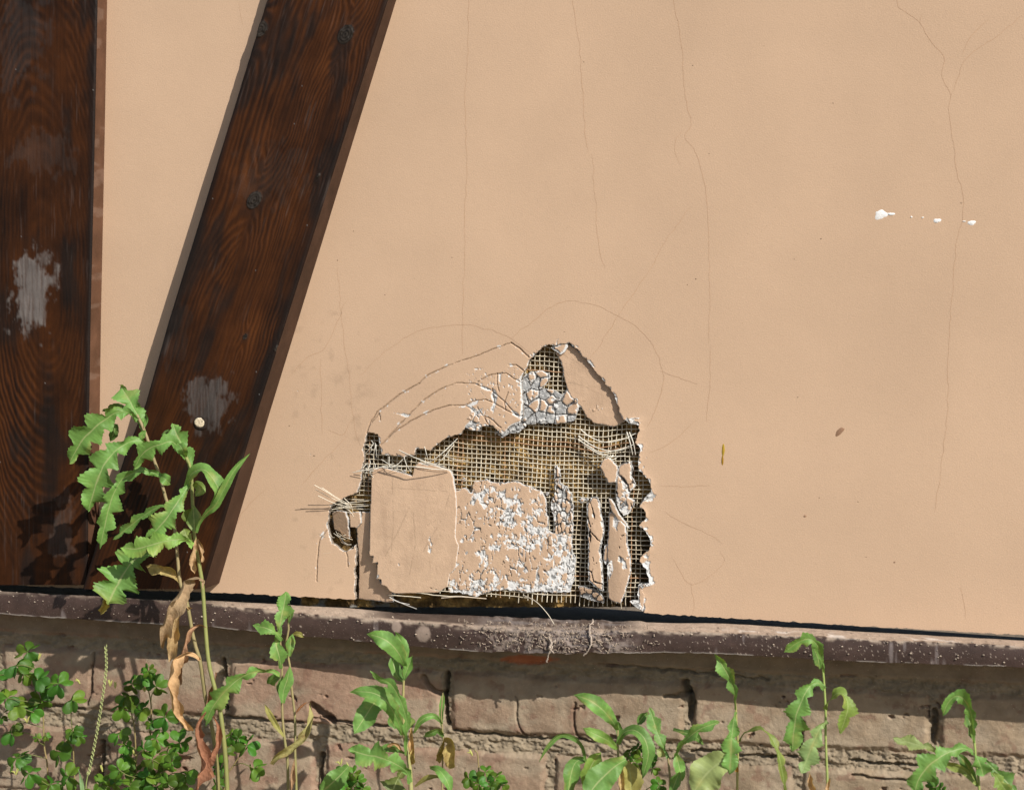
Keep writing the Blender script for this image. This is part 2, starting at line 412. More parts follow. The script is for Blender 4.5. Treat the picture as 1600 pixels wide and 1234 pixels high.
# --- slabs and fragments of plaster that still cling to the mesh
def slab(outline, y0, cell=(9, 20), gate=.5, chip=.62, rim=1.2, grey=.6, seed=1, tilt=(0, 0), bulge=0, warp=4, thick=.0035, gap=.11, name='plaster_fragment', tan=1.0, chipdir=None, dark=1.0, scaly=False, rubble=False, lines=()):
    P = np.asarray(outline); u0, v0 = P.min(0)-5; u1, v1 = P.max(0)+5
    st = 1.0 if (u1-u0) > 40 else .8
    U, V = field(u0, u1, v0, v1, st)
    a = (fbm(U/6, V/6, seed*5+1)-.5)*warp; b = (fbm(U/6, V/6, seed*5+2)-.5)*warp
    s = sdf(outline, U+a, V+b)
    f1, f2, cid = voronoi((U+a*.9)/cell[0], (V+b*.9)/cell[1], seed*7+3)
    e = f2-f1
    gt = fbm(U/18, V/26, seed*5+4)
    crack = (e < gap*smooth(gate-.06, gate+.2, gt))
    cl = fbm(U/16, V/20, seed*5+5)*.65+cid*.35
    if chipdir is not None: cl = cl+chipdir(U, V)
    if scaly:
        den = chipdir(U, V)
        cl = .50*fbm(U/6, V/9, seed*5+5)+.22*fbm(U/2.4, V/4, seed*5+15)+.28*fbm(U/22, V/18, seed*5+16)+den
        streak = (fbm(U/2.6, V/15, seed*5+17) > .74-1.1*den)&(fbm(U/14, V/11, seed*5+18) > .46)
        cl = np.where(streak, 9, cl)
    lost = (cl > chip)&((fbm(U/3, V/3, seed*5+9) > .3)|scaly)
    paint = (-s > rim*(.35+1.6*fbm(U/5, V/5, seed*5+6)))&~lost&~crack
    g = fbm(U/5, V/5, seed*5+7)
    gr = (~paint)&(g > grey)&(-s > 0)
    gc = GREY*(.75+.6*fbm(U/2.0, V/2.0, seed*5+8))[..., None]
    c = np.where(paint[..., None], TAN*tan*(.93+.14*fbm(U/8, V/8, seed+3))[..., None], WHITE*(.78+.32*fbm(U/2.5, V/2.5, seed*5+8))[..., None])
    c = np.where(gr[..., None], gc, c)
    deep = crack&(e < gap*(.28 if scaly else .55))
    if rubble:
        keepc = (cid > .42)
        edge = e+.25*(fbm(U/3, V/3, seed+71)-.5)
        paint = (-s > .8)&keepc&(edge > gap)&(fbm(U/8, V/8, seed+72) > .33)
        wh = (~paint)&keepc&(edge > gap*.5); gr = ~paint&~wh
        speck_ = fbm(U/2.2, V/2.2, seed+73, 2)
        c = np.where(paint[..., None], TAN, np.where(wh[..., None], WHITE*(.8+.3*fbm(U/2.5, V/2.5, seed+74))[..., None], np.where((speck_ > .64)[..., None], WHITE*.85, gc*1.15)))
        deep = e < .045
    c = np.where(deep[..., None], np.array([.12, .10, .085]), c)
    hh = np.where(paint, 0, .0010)+np.where(gr, .0010, 0)+np.where(deep, .0018, 0)
    if scaly: hh = hh*.62
    hh = hh+(cid-.5)*(.0004 if scaly else .0011)*smooth(gate-.1, gate+.15, gt)+(fbm(U/3, V/3, seed+44)-.5)*np.where(paint, .0002, .0012)
    for Lq in lines:
        m = smooth(1.1, .1, pdist(Lq, U+a, V+b)); c = mixc(c, TAN*.62, m*.7*smooth(.3, .55, fbm(U/9, V/9, seed+81)))
    if (u1-u0)*(v1-v0) > 6000:
        c = mixc(c, TAN*np.array([.72, .70, .70]), np.where(paint, np.clip(fbm(U/7, V/40, seed+82)-.54, 0, 1)*1.1+np.clip(fbm(U/30, V/26, seed+83)-.5, 0, 1)*.9, 0))
    cu, cv = P.mean(0)
    hh = hh+tilt[0]*(U-cu)+tilt[1]*(V-cv)-bulge*smooth(0, 1, 1-np.clip(np.hypot((U-cu)/(u1-u0)*1.7, (V-cv)/(v1-v0)*1.7), 0, 1))
    return carve(name, U, V, s, y0, c*dark, hh, M_frag, thick, wall, WHITE*.72, st)

mm = .001
# big left slab, pushed out of the wall
S1 = C([(308,602),(350,592),(420,612),(470,627),(478,590),(495,572),(530,585),(548,578),(598,598),(622,606),(634,632),(637,662),(645,690),(650,760),(646,870),(660,905),(650,985),(640,1004),(624,1020),(618,1068),(580,1092),(405,1096),(382,1084),(374,1070),(350,1061),(351,1040),(332,1038),(336,973),(314,974),(319,947),(302,946),(303,770)])
slab(S1, -3.2*mm, (60, 90), .8, .80, .1, .7, 3, (0, -.03*mm), .001, 1.3, name='plaster_slab', lines=[[(640,792),(622,830),(603,868)],[(702,772),(690,812),(668,850),(662,862)],[(590,762),(640,764),(700,768)],[(646,800),(650,850),(640,900)],[(668,820),(690,808),(700,806)],[(612,745),(615,820),(611,880)]])
# crazed middle slab
S2 = C([(640,690),(682,674),(706,700),(716,650),(765,640),(800,655),(880,650),(930,668),(985,690),(1006,720),(1015,800),(1018,850),(1045,855),(1060,862),(1112,870),(1118,950),(1132,965),(1118,1030),(1112,1090),(1060,1090),(1000,1085),(940,1088),(860,1080),(800,1085),(735,1108),(680,1095),(618,1090),(624,1020),(645,1000),(645,905),(638,820),(642,740)])
slab(S2, -2.2*mm, (10, 34), .55, .585, .6, .60, 8, (0, -.04*mm), .001, 5, gap=.09, scaly=True, name='plaster_slab',
     chipdir=lambda U, V: .09*np.exp(-(((V-765)-(U-740)*.75)/26)**2)+.12*smooth(893, 925, V)+.03*smooth(820, 890, U)-.09*smooth(770, 720, U)*smooth(905, 880, V))
slab(C([(1045,590),(1052,583),(1062,600),(1065,655),(1092,668),(1108,700),(1117,760),(1113,850),(1110,915),(1062,925),(1040,900),(1045,830),(1035,770),(1028,735),(1048,690)]), 0, (6.5, 17), .25, .56, 1.4, .5, 13, (.1*mm, 0), 0, 4, gap=.2, tan=.9)
slab(C([(1012,870),(1035,860),(1060,900),(1115,930),(1128,960),(1120,1050),(1085,1090),(1040,1080),(1010,960)]), -1.5*mm, (9, 16), .2, .6, 1.6, .5, 14, (.05*mm, .06*mm), 0, 4, gap=.22, tan=.9)
# strips right of it
slab(C([(1170,735),(1185,728),(1188,712),(1215,715),(1226,745),(1232,790),(1242,850),(1228,925),(1236,985),(1243,1088),(1215,1075),(1182,1045),(1180,930),(1178,850)]), -.5*mm, (22, 40), .5, .66, 1.6, .55, 15, (0, -.04*mm), .001, 3)
slab(C([(1262,775),(1275,770),(1300,790),(1330,828),(1338,900),(1350,960),(1352,1010),(1335,1070),(1322,1112),(1310,1138),(1282,1132),(1258,1115),(1253,1050),(1262,985),(1252,940),(1258,860)]), -3*mm, (60, 90), .75, .74, .9, .6, 16, (-.1*mm, 0), .002, 2.5, name='plaster_slab')
slab(C([(1263,715),(1275,720),(1300,775),(1345,845),(1332,830),(1296,800),(1275,765)]), -4*mm, (40, 40), .8, .8, .5, .7, 17, (.25*mm, 0), 0, 2, tan=.62)
slab(C([(1305,580),(1350,568),(1358,600),(1350,625),(1366,655),(1368,672),(1345,690),(1340,712),(1365,722),(1362,745),(1338,782),(1320,786),(1296,745),(1290,700),(1293,640)]), -1*mm, (30, 40), .6, .66, 1.4, .62, 18, (0, 0), .001, 3)
slab(C([(1240,560),(1262,552),(1295,585),(1296,600),(1288,652),(1258,655),(1240,615),(1226,585)]), -5*mm, (30, 30), .7, .8, .7, .6, 19, (.1*mm, .1*mm), 0, 2)
slab(C([(1140,1068),(1170,1072),(1215,1085),(1236,1110),(1242,1138),(1190,1125),(1150,1112)]), 1*mm, (14, 14), .5, .62, 1, .3, 20, (0, .12*mm), 0, 3, tan=.8)
slab(C([(1380,1062),(1392,1060),(1402,1080),(1412,1105),(1402,1160),(1398,1168),(1362,1148),(1345,1128),(1380,1122)]), -1*mm, (25, 25), .7, .66, 2.0, .6, 21, (0, 0), 0, 2)
slab(C([(1255,985),(1275,960),(1280,1005),(1265,1040),(1255,1020)]), -5*mm, (30, 30), .8, .5, 1.4, .6, 41, (0, 0), 0, 2)
slab(C([(1245,905),(1258,900),(1262,950),(1250,985),(1238,960)]), -1*mm, (20, 20), .8, .4, 1.4, .6, 42, (0, 0), 0, 2)
# upper right slab, sunk behind the wall face
R = C([(1055,108),(1095,92),(1125,110),(1185,165),(1255,245),(1305,315),(1330,385),(1325,408),(1280,428),(1200,413),(1170,385),(1150,350),(1112,308),(1095,275),(1083,240),(1078,195),(1068,165),(1050,135)])
slab(R, 5.4*mm, (70, 70), .8, .80, .5, .7, 22, (.0, 0), .001, 3, name='plaster_slab', thick=.003, lines=[C([(1050,115),(1085,140),(1130,165),(1168,195)]), C([(1215,235),(1228,232),(1242,248)]), C([(1100,250),(1160,262),(1235,300)])])
slab(C([(1130,318),(1160,315),(1205,318),(1222,345),(1250,350),(1245,365),(1210,368),(1185,385),(1160,360),(1140,345)]), 4.4*mm, (16, 16), .5, .35, 1, .42, 23, (0, 0), 0, 3)
slab(C([(1040,100),(1095,88),(1098,105),(1085,130),(1068,140),(1050,125),(1028,112)]), 1.0*mm, (25, 25), .8, .7, 3.2, .7, 24, (0, 0), 0, 2)
# the grey rubble above the opening
slab(C([(913,230),(945,205),(990,205),(1018,215),(1025,235),(1005,262),(985,275),(1040,282),(1072,300),(1090,280),(1112,315),(1135,330),(1140,350),(1122,405),(1050,415),(985,415),(935,418),(905,440),(870,452),(835,468),(800,455),(830,430),(890,395),(915,380)]), 1.5*mm, (15, 17), .15, .50, 2.0, .46, 26, (0, 0), 0, 4, gap=.24, rubble=True)
slab(C([(690,395),(715,360),(735,355),(745,375),(740,400),(755,420),(735,445),(700,440),(680,428)]), -3.2*mm, (9, 9), .2, .42, 1.2, .5, 27, (0, 0), 0, 3, gap=.22, rubble=True)
slab(C([(790,270),(808,275),(818,300),(812,340),(798,370),(788,365),(795,330)]), 2*mm, (8, 8), .3, .2, 1.2, .5, 28, (0, 0), 0, 3)
slab(C([(815,435),(850,425),(905,415),(930,425),(900,452),(860,455),(832,472),(820,460)]), -1.5*mm, (12, 12), .2, .5, 1.4, .5, 29, (0, 0), 0, 3, gap=.22, rubble=True)
# left, sunk pieces and the narrow strip in the shade of the slab
slab(C([(150,772),(170,762),(212,768),(220,800),(216,880),(200,868),(175,852),(152,845)]), 4.0*mm, (40, 40), .8, .9, .4, .6, 30, (-.25*mm, .2*mm), 0, 2, tan=.95)
slab(C([(220,772),(262,770),(268,815),(248,835),(222,832)]), 2*mm, (40, 40), .8, .9, .4, .6, 31, (-.06*mm, .05*mm), 0, 2)
slab(C([(246,835),(262,820),(268,770),(306,770),(306,940),(330,960),(345,1050),(395,1075),(402,1132),(300,1125),(250,1122),(255,1000)]), 5.0*mm, (60, 90), .8, .9, .3, .7, 32, (-.16*mm, .02*mm), 0, 2.5, name='plaster_slab')
slab(C([(385,1066),(402,1068),(406,1090),(398,1108),(388,1090)]), -2*mm, (40, 40), .8, .4, 1, .4, 33, (0, 0), 0, 2, tan=.8)
# curled white lips along the right edge
for i, L in enumerate(([(1328,400),(1350,392),(1396,392),(1398,402),(1385,425),(1370,418),(1345,414)], [(1425,692),(1437,688),(1434,706),(1415,718),(1402,722),(1412,706)], [(1385,1062),(1430,1056),(1432,1066),(1405,1070),(1398,1078)], [(1360,1140),(1390,1130),(1400,1150),(1395,1165),(1370,1152)])):
    slab(C(L), -2.5*mm, (30, 30), .9, .1, 1, .5, 34+i, (.15*mm, 0), 0, 2, name='curled_lip', thick=.0015)
# crumbs at the torn ends
for i in range(26):
    cx, cy = random.choice([(710, 430), (760, 435), (850, 450), (960, 412), (700, 655), (830, 645), (1000, 700), (1180, 720), (700, 1090), (900, 1085), (1040, 1092), (480, 600), (1090, 330)])
    cx += random.uniform(-45, 45); cy += random.uniform(-14, 14); r = random.uniform(5, 13); n = random.randint(5, 7)
    an = sorted(random.uniform(0, 6.28) for _ in range(n)); 
    L = [(cx+r*math.cos(t*6.28/n)*random.uniform(.7, 1.2), cy+r*math.sin(t*6.28/n)*random.uniform(.7, 1.2)) for t in range(n)]
    slab(C(L), random.uniform(-2.5, 1)*mm, (12, 12), .9, random.choice([.2, .9]), 1.2, random.choice([.4, .7]), 60+i, (random.uniform(-.2, .2)*mm, random.uniform(-.2, .2)*mm), 0, 2, name='plaster_crumb')

# --- loose glass strands
def strand(pts, ys, r=.0004, c=(.74, .70, .60), curve=True):
    n = max(8, int(len(pts)*7)); P = catmull(pts, n); y = np.interp(np.linspace(0, 1, n), np.linspace(0, 1, len(ys)), ys)
    V, F = tube(unproj(P[:, 0], P[:, 1], y), r*np.linspace(1, .6, n), 5)
    mesh_obj('loose_strand', V, F, M_yarn, wall, np.broadcast_to(np.array(c), V.shape))
for L in ([(235,612),(290,602),(345,590)], [(250,606),(320,596),(400,575)], [(420,522),(480,550),(560,585),(620,600)], [(430,530),(520,565),(610,590)], [(640,490),(560,560),(480,590)], [(655,475),(600,530),(545,570)], [(640,500),(580,570),(520,580)], [(520,500),(530,535),(540,580)], [(600,545),(650,560),(700,565)],
          [(350,560),(400,585),(440,555)], [(380,548),(385,590),(430,600)], [(440,548),(450,580),(470,610)]):
    strand(C(L), [-.004, -.009, -.003] if L[0][0] < 500 else [0, -.005, .002])
strand(C([(350,590),(480,588),(560,598),(625,600)]), [-.006, -.016, -.004], .0007)
for L, y in (([(80,662),(130,690),(200,735),(240,758)], -.028), ([(85,680),(150,715),(230,745)], -.022), ([(95,705),(160,735),(215,748)], -.018), ([(110,672),(170,712),(215,735)], -.02), ([(150,760),(220,750),(300,745)], -.004), ([(200,715),(225,740),(235,768)], -.001), ([(160,735),(215,760),(240,790)], 0), ([(140,745),(200,735),(300,725)], -.003)):
    strand(C(L), [y, y*.5, .002], .00042, (.80, .72, .58))
for L in ([(1140,465),(1190,500),(1240,520),(1290,525),(1350,510)], [(1140,480),(1180,505),(1230,530),(1300,520),(1360,500)], [(1150,440),(1190,470),(1250,490),(1320,478),(1370,455)], [(1345,450),(1360,490),(1370,540)], [(1335,450),(1350,500),(1358,540)], [(1200,520),(1260,545),(1330,545)], [(1160,500),(1220,535),(1280,550)], [(1280,540),(1262,570),(1270,590)], [(1240,545),(1275,560),(1300,548)]):
    strand(C(L), [.002, -.004, .001], .00062)
for i in range(14):                                   # torn ends in the left gap
    x = random.uniform(150, 245); y = random.uniform(860, 925); a = random.uniform(-1.0, 1.4); l = random.uniform(25, 70)
    strand(C([(x, y), (x-math.cos(a)*l*.5, y+math.sin(a)*l*.5+4), (x-math.cos(a)*l, y+math.sin(a)*l)]), [.006, 0, .0], .00035, random.choice([(.6, .55, .45), (.35, .22, .12), (.25, .22, .18), (.62, .5, .36)]))
for i in range(10):
    x = random.uniform(285, 335); y = random.uniform(470, 600)
    strand(C([(x, y), (x+random.uniform(-20, 20), y+15), (x+random.uniform(-30, 30), y+random.uniform(20, 60))]), [.003, -.003, .0], .0004)
strand([(614, 936), (630, 943), (651, 951)], [-.006, -.02, -.03], .0006, (.75, .72, .66))
strand([(609, 933), (622, 940), (640, 944)], [-.006, -.015, -.02], .0006, (.75, .72, .66))
strand([(819, 930), (838, 940), (855, 958), (866, 975)], [-.004, -.025, -.035, -.04], .00055, (.72, .64, .5))
strand([(690, 934), (720, 932), (760, 935)], [-.006, -.014, -.006], .0007, (.66, .55, .42))

# --- hairline cracks in the paint
HAIR = [
 [(733,0),(730,90),(727,150),(729,260),(727,330),(725,420),(722,500),(723,555)],
 [(1052,0),(1060,40),(1066,90),(1069,130),(1074,165),(1079,195),(1071,215),(1085,235),(1095,265),(1104,310),(1107,370),(1109,450),(1107,540)],
 [(1066,205),(1055,225),(1057,245),(1064,258)],
 [(1080,322),(1045,370),(1010,430),(975,480),(940,535),(920,560)],
 [(1402,0),(1418,20),(1436,36),(1455,65),(1475,90),(1472,120),(1485,150),(1482,175),(1491,230),(1495,270),(1504,300),(1503,340),(1495,380),(1489,450),(1482,540),(1480,640),(1472,720),(1460,800)],
 [(1436,36),(1440,22)], [(1600,22),(1560,55),(1530,75),(1507,95),(1498,120),(1487,150)], [(1545,30),(1515,60),(1504,85)],
 [(900,470),(925,475),(960,490),(1005,520),(1030,560),(1036,600),(1020,650),(995,690)],
 [(795,530),(835,500),(870,475),(905,470)], [(560,590),(590,560),(630,530),(670,513),(730,508),(790,525),(830,550)],
 [(528,420),(534,500),(546,590),(550,640),(556,680),(568,705)],
 [(548,655),(535,680),(512,670)], [(548,658),(560,650)], [(470,760),(490,735),(520,705),(545,680)],
 [(1030,580),(1060,590),(1090,600)], [(1010,710),(1050,690),(1090,655)], [(1030,760),(1070,760),(1110,759)],
 [(1040,800),(1075,820),(1110,835),(1128,850)], [(1050,870),(1080,912),(1130,880),(1125,860)], [(1080,912),(1084,940),(1082,958)],
 [(1500,915),(1506,945),(1510,968)], [(640,790),(620,830),(600,870)], [(700,770),(690,810),(665,850)], [(895,0),(905,70),(912,170),(918,240)], [(925,240),(935,380),(945,420)],
 [(450,590),(480,560),(510,540),(540,470)], [(355,860),(380,800),(420,760)], [(1110,540),(1109,600),(1104,660)], [(372,5),(380,40)], [(500,560),(502,600),(503,680)]]
for L in HAIR:
    if L[0][1] == 0: L = [(L[0][0]-20, -260), (L[0][0]+6, -120)]+L
    Lp = np.asarray(L, float); ln = np.linalg.norm(np.diff(Lp, axis=0), axis=1).sum(); n = max(6, int(ln/4))
    P = catmull(L, n); P = P+np.stack([fbm(np.arange(n)*.35, np.arange(n)*0+L[0][0], 81)-.5, fbm(np.arange(n)*.35, np.arange(n)*0+L[0][1], 82)-.5], 1)*4.5
    m = ~((P[:, 0] > 565)&(P[:, 0] < 1000)&(P[:, 1] > 560)&(P[:, 1] < 930)&(sdf(HOLE, P[:, 0], P[:, 1]) < 4))
    P = P[m]
    if len(P) < 4: continue
    n = len(P); wd = (.12+.40*fbm(np.arange(n)*.2, np.arange(n)*0+L[0][0]*1.7, 83))*np.minimum(1, np.minimum(np.arange(n), np.arange(n)[::-1])/6+.25)
    T = np.gradient(P, axis=0); T /= np.linalg.norm(T, axis=1, keepdims=True); Nn = np.stack([-T[:, 1], T[:, 0]], 1)
    A = unproj(*(P+Nn*wd[:, None]).T, -.00012); B = unproj(*(P-Nn*wd[:, None]).T, -.00012)
    i = np.arange(n-1)
    F = np.stack([i, i+1, i+1+n, i+n], -1)
    tone = .91 if L[0][1] < 470 else .88
    mesh_obj('hairline_crack', np.vstack([A, B]), F, M_frag, wall, np.broadcast_to(TAN*np.array([tone, tone*.93, tone*.88]), (2*n, 3)))

# --- paint chips and marks on the wall
def blob(name, cx, cy, rx, ry, seed, c, y=-.0004, rot=0, th=.0004, n=26, rough=.35, matl=None):
    t = np.linspace(0, 2*np.pi, n, endpoint=False); rr = 1+rough*(fbm(np.cos(t)*1.3+5, np.sin(t)*1.3+seed, seed)-.5)*2
    x = rx*rr*np.cos(t); z = ry*rr*np.sin(t); ca, sa = math.cos(rot), math.sin(rot)
    P = np.stack([cx+x*ca-z*sa, cy+x*sa+z*ca], 1); Pin = np.array([cx, cy])+(P-[cx, cy])*.8
    V = np.vstack([unproj(*P.T, y+th), unproj(*Pin.T, y), unproj([cx], [cy], y)])
    i = np.arange(n); j = (i+1) % n
    return mesh_obj(name, V, [np.stack([i, j, j+n, i+n], -1), np.stack([i+n, j+n, np.full(n, 2*n)], -1)], matl or M_frag, wall, np.broadcast_to(np.array(c), V.shape))
for cx, cy, rx, ry, s in ((1377,335,9,8,1),(1392,335,6,2,2),(1464,345,6,3.4,3),(1519,348,6,3.2,4),(1424,339,1.6,1.4,5),(1442,340,2,1,6),(1507,346,3,.8,7)):
    blob('paint_chip', cx, cy, rx, ry, s, (.78, .77, .75), rough=.6)
blob('brown_mark', 1312, 674, 9, 4, 8, (.27, .16, .10), rot=-.8)
blob('yellow_stain', 1130, 704, 2.2, 10, 9, (.36, .24, .03), rot=.05); blob('yellow_stain', 1129, 718, 1.6, 8, 10, (.30, .17, .02))
blob('dirt_smudge', 1258, 806, 2.5, 2, 11, (.32, .2, .13)); blob('dirt_smudge', 1398, 878, 1.6, 1.2, 12, (.28, .18, .12))
for i in range(150):                                  # tiny pits and grains of dirt
    x, y = random.uniform(170, 1600), random.uniform(0, 960)
    if sdf(HOLE, np.array([x]), np.array([y]))[0] < 12 or y > np.interp(x, [p[0] for p in BOTTOM], [p[1] for p in BOTTOM])-6: continue
    if x < 640-y*.33: continue
    if i % 3 == 0 and i < 90: blob('dirt_speck', x, y, random.uniform(.7, 1.8), random.uniform(.6, 1.3), 100+i, TAN*random.uniform(.4, .75), y=-.0002, th=.0002, n=8)

# ------------------------------------------------------------------ timber boards
def board(name, label, LE, RE, TH, v0, v1, knots, style, seed, top_extra):
    rows = np.arange(v0, v1+.01, 1.6); nc = 150
    l = interp(rows, LE); r = interp(rows, RE); th = interp(rows, TH)
    f = np.linspace(0, 1, nc)
    U = l[:, None]+(r-l)[:, None]*f; V = np.broadcast_to(rows[:, None], U.shape)
    a = V.copy(); b = (f[None]*(r-l)[:, None])        # along, across
    wid = (r-l).mean()
    wb = b+9*(fbm(a/120, b/40, seed)-.5)*2+2.2*(fbm(a/30, b/9, seed+1)-.5)*2
    if style == 'arch':
        g = np.sqrt((wb-wid*.66)**2+((a-470)/3.4)**2)+.35*np.sqrt((wb-wid*.5)**2+((a-120)/4.5)**2)
    else:
        g = wb*.8+.25*np.sqrt((wb-wid*.45)**2+((a-60)/5)**2)
    halo_w = np.zeros(U.shape)
    kmask = np.zeros(U.shape); kd = np.zeros(U.shape); halo = np.zeros(U.shape)
    for (ku, kv, kr) in knots:
        kb = ku-np.interp(kv, rows, l); du = (U-ku-(V-kv)*((np.interp(kv+50, rows, l)-np.interp(kv-50, rows, l))/100)); dv = V-kv
        g = g+np.sign(du)*kr*2.0*np.exp(-(dv/(kr*5))**2)*np.exp(-np.abs(du)/(kr*2.6))
        d = np.hypot(du, dv/1.25)/kr
        kmask = np.maximum(kmask, smooth(1.05, .85, d)); kd = np.where(d < 1.4, d, kd)
        halo = np.maximum(halo, smooth(2.6, 1, d)); halo_w = np.maximum(halo_w, smooth(9, 2, np.hypot(du, dv/2.4)/kr))
    g = g+9*(fbm(g/26, a/260, seed+15)-.5)
    ring = .5+.5*np.sin(g*2*np.pi/(6.4 if style == 'arch' else 5.0))
    ring = ring**1.6*smooth(.30, .62, fbm(a/170, b/26, seed+2)+.06)
    if style == 'arch':
        ring = ring*(.25+.75*np.clip(smooth(470, 620, a)*smooth(860, 760, a)+.5*smooth(300, 120, a), 0, 1))
    else:
        ring = ring*np.clip(.30+.8*halo_w, 0, 1)
    fine = fbm(a/60, b/1.8, seed+3, 3)
    c = mixc([.010, .005, .0032], [.060, .0185, .0042], np.clip(-.12+.5*fine+1.1*(fbm(a/110, b/34, seed+4)-.28), 0, 1))
    c = mixc(c, [.098, .031, .0075], np.clip(ring*(.25+.8*fbm(a/130, b/50, seed+5)), 0, 1)*.75)
    c = mixc(c, [.010, .008, .007], smooth(.55, .75, fbm(a/100, b/35, seed+6))*.7)
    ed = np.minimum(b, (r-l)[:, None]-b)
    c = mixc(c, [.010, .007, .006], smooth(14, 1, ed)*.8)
    c = mixc(c, [.018, .011, .008], halo*.35)
    kc = mixc([.035, .028, .022], [.012, .009, .007], .5+.5*np.sin(kd*22)); c = np.where((kmask > .5)[..., None], kc, c)
    sp = (fbm(U/2.2, V/2.2, seed+8, 2) > .955); c = np.where(sp[..., None], np.array([.16, .15, .14]), c)
    worn = np.clip(fbm(b/2.0, a/60, seed+9, 3)-.66, 0, 1)*3*smooth(.4, .7, fbm(a/80, b/60, seed+10)); c = mixc(c, [.11, .085, .075], np.clip(worn, 0, .6)*.5)
    h = .0007*(ring*.6+fine*.5)-.0025*kmask*(fbm(U/4, V/4, seed+11)-.2)
    h += .0022*np.exp(-ed/1.1)
    for (pu, pv, pw, ph, strength, pc) in style_patches[name+label[:5]]:
        q = np.hypot((U-pu+.12*(V-pv))/pw, (V-pv)/ph)+.75*(fbm(U/13, V/20, seed+12)-.5)*2+.22*(fbm(U/2.5, V/9, seed+13)-.5)*2
        mk = smooth(1.0, .62, q)*strength*(.55+.45*smooth(.3, .6, fbm(U/2.2, V/40, seed+14)))
        c = mixc(c, np.array(pc)*(1), np.clip(mk, 0, 1)); h = h-.0008*mk
    P = unproj(U, V, -th[:, None]*np.ones(nc)[None]); P[..., 1] += h
    root = thing(name, label, 'timber board', tuple(unproj(float(l[-1]+r[-1])/2, float(rows[-1]), 0)))
    nr = len(rows); Vv = P.reshape(-1, 3); Ff = grid_faces(nr, nc)
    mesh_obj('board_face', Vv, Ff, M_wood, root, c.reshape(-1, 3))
    mb = MB()
    for k, idx in ((0, 0), (1, nc-1)):
        e = P[:, idx]; q = e.copy(); ns = 7
        G = np.stack([e*(1-t)+np.stack([e[:, 0]+(0), np.full(nr, .002), e[:, 2]], 1)*t for t in np.linspace(0, 1, ns)], 1)
        cc = mixc([.085, .042, .024], [.14, .07, .042], fbm(rows[:, None]/22+np.zeros(ns), np.linspace(0, 2, ns)[None]+rows[:, None]*0, seed+20)) if style == 'arch' else mixc([.038, .018, .011], [.068, .035, .022], fbm(rows[:, None]/30+np.zeros(ns), np.linspace(0, 2, ns)[None]+rows[:, None]*0, seed+20))
        if style == 'arch':
            bd = smooth(.62, .72, fbm(rows[:, None]/16+np.linspace(0, .3, ns), rows[:, None]*0+np.linspace(0, .6, ns), seed+22)); cc = mixc(cc, [.20, .13, .095], bd*.5)
        F = grid_faces(nr, ns); F = F if k else F[:, ::-1]
        mb.add(G.reshape(-1, 3), F, cc.reshape(-1, 3))
    e = P[-1]; G = np.stack([e, np.stack([e[:, 0], np.full(nc, .002), e[:, 2]], 1)], 0); mb.add(G.reshape(-1, 3), grid_faces(2, nc), np.array([.05, .03, .02]))
    mb.build('board_edge', M_wood, root)
    return root

style_patches = {
 'timber_boardverti': [(50, 455, 36, 66, .9, (.15, .132, .122)), (30, 60, 55, 90, .25, (.05, .05, .05)), (75, 240, 60, 40, .2, (.07, .06, .055)), (95, 830, 20, 60, .3, (.10, .08, .07))],
 'timber_boarddiago': [(322, 632, 44, 50, .62, (.105, .092, .085)), (420, 270, 60, 50, .15, (.05, .045, .04)), (275, 520, 30, 50, .2, (.03, .028, .026))]}
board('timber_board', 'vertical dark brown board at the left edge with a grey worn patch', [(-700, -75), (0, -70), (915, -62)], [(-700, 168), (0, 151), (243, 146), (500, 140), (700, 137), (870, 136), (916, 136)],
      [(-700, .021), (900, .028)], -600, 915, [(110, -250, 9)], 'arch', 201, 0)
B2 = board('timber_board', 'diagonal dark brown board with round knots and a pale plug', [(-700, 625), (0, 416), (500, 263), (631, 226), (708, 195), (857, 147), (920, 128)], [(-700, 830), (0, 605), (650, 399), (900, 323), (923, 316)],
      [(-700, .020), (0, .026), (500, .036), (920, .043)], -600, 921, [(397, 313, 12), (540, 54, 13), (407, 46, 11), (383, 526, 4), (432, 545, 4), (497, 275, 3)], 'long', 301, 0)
def on_board(name, cx, cy, r, c, y, seed, parent):
    n = 20; t = np.linspace(0, 2*np.pi, n, endpoint=False); R = r*(1+.3*(fbm(np.cos(t)+3, np.sin(t)+seed, seed)-.5))
    mb = MB(); rings = [(1, .002), (1, -.0004), (.7, -.0009), (.3, -.0003), (.05, -.0006)]
    V = np.vstack([unproj(cx+R*k*np.cos(t), cy+R*k*np.sin(t), y)+np.array([0, d, 0]) for k, d in rings]); i = np.arange(n)
    F = np.vstack([np.stack([i+a*n, (i+1) % n+a*n, (i+1) % n+(a+1)*n, i+(a+1)*n], -1) for a in range(4)])
    cc = np.broadcast_to(np.array(c), V.shape)*(.55+.8*rng.random((len(V), 1)))
    return mesh_obj(name, V, F, M_frag, parent, cc)
on_board('screw_hole_rim', 313, 661, 10.5, (.03, .022, .018), -.0388, 4, B2)
on_board('wooden_plug', 312, 660, 8.0, (.62, .52, .37), -.0391, 3, B2)

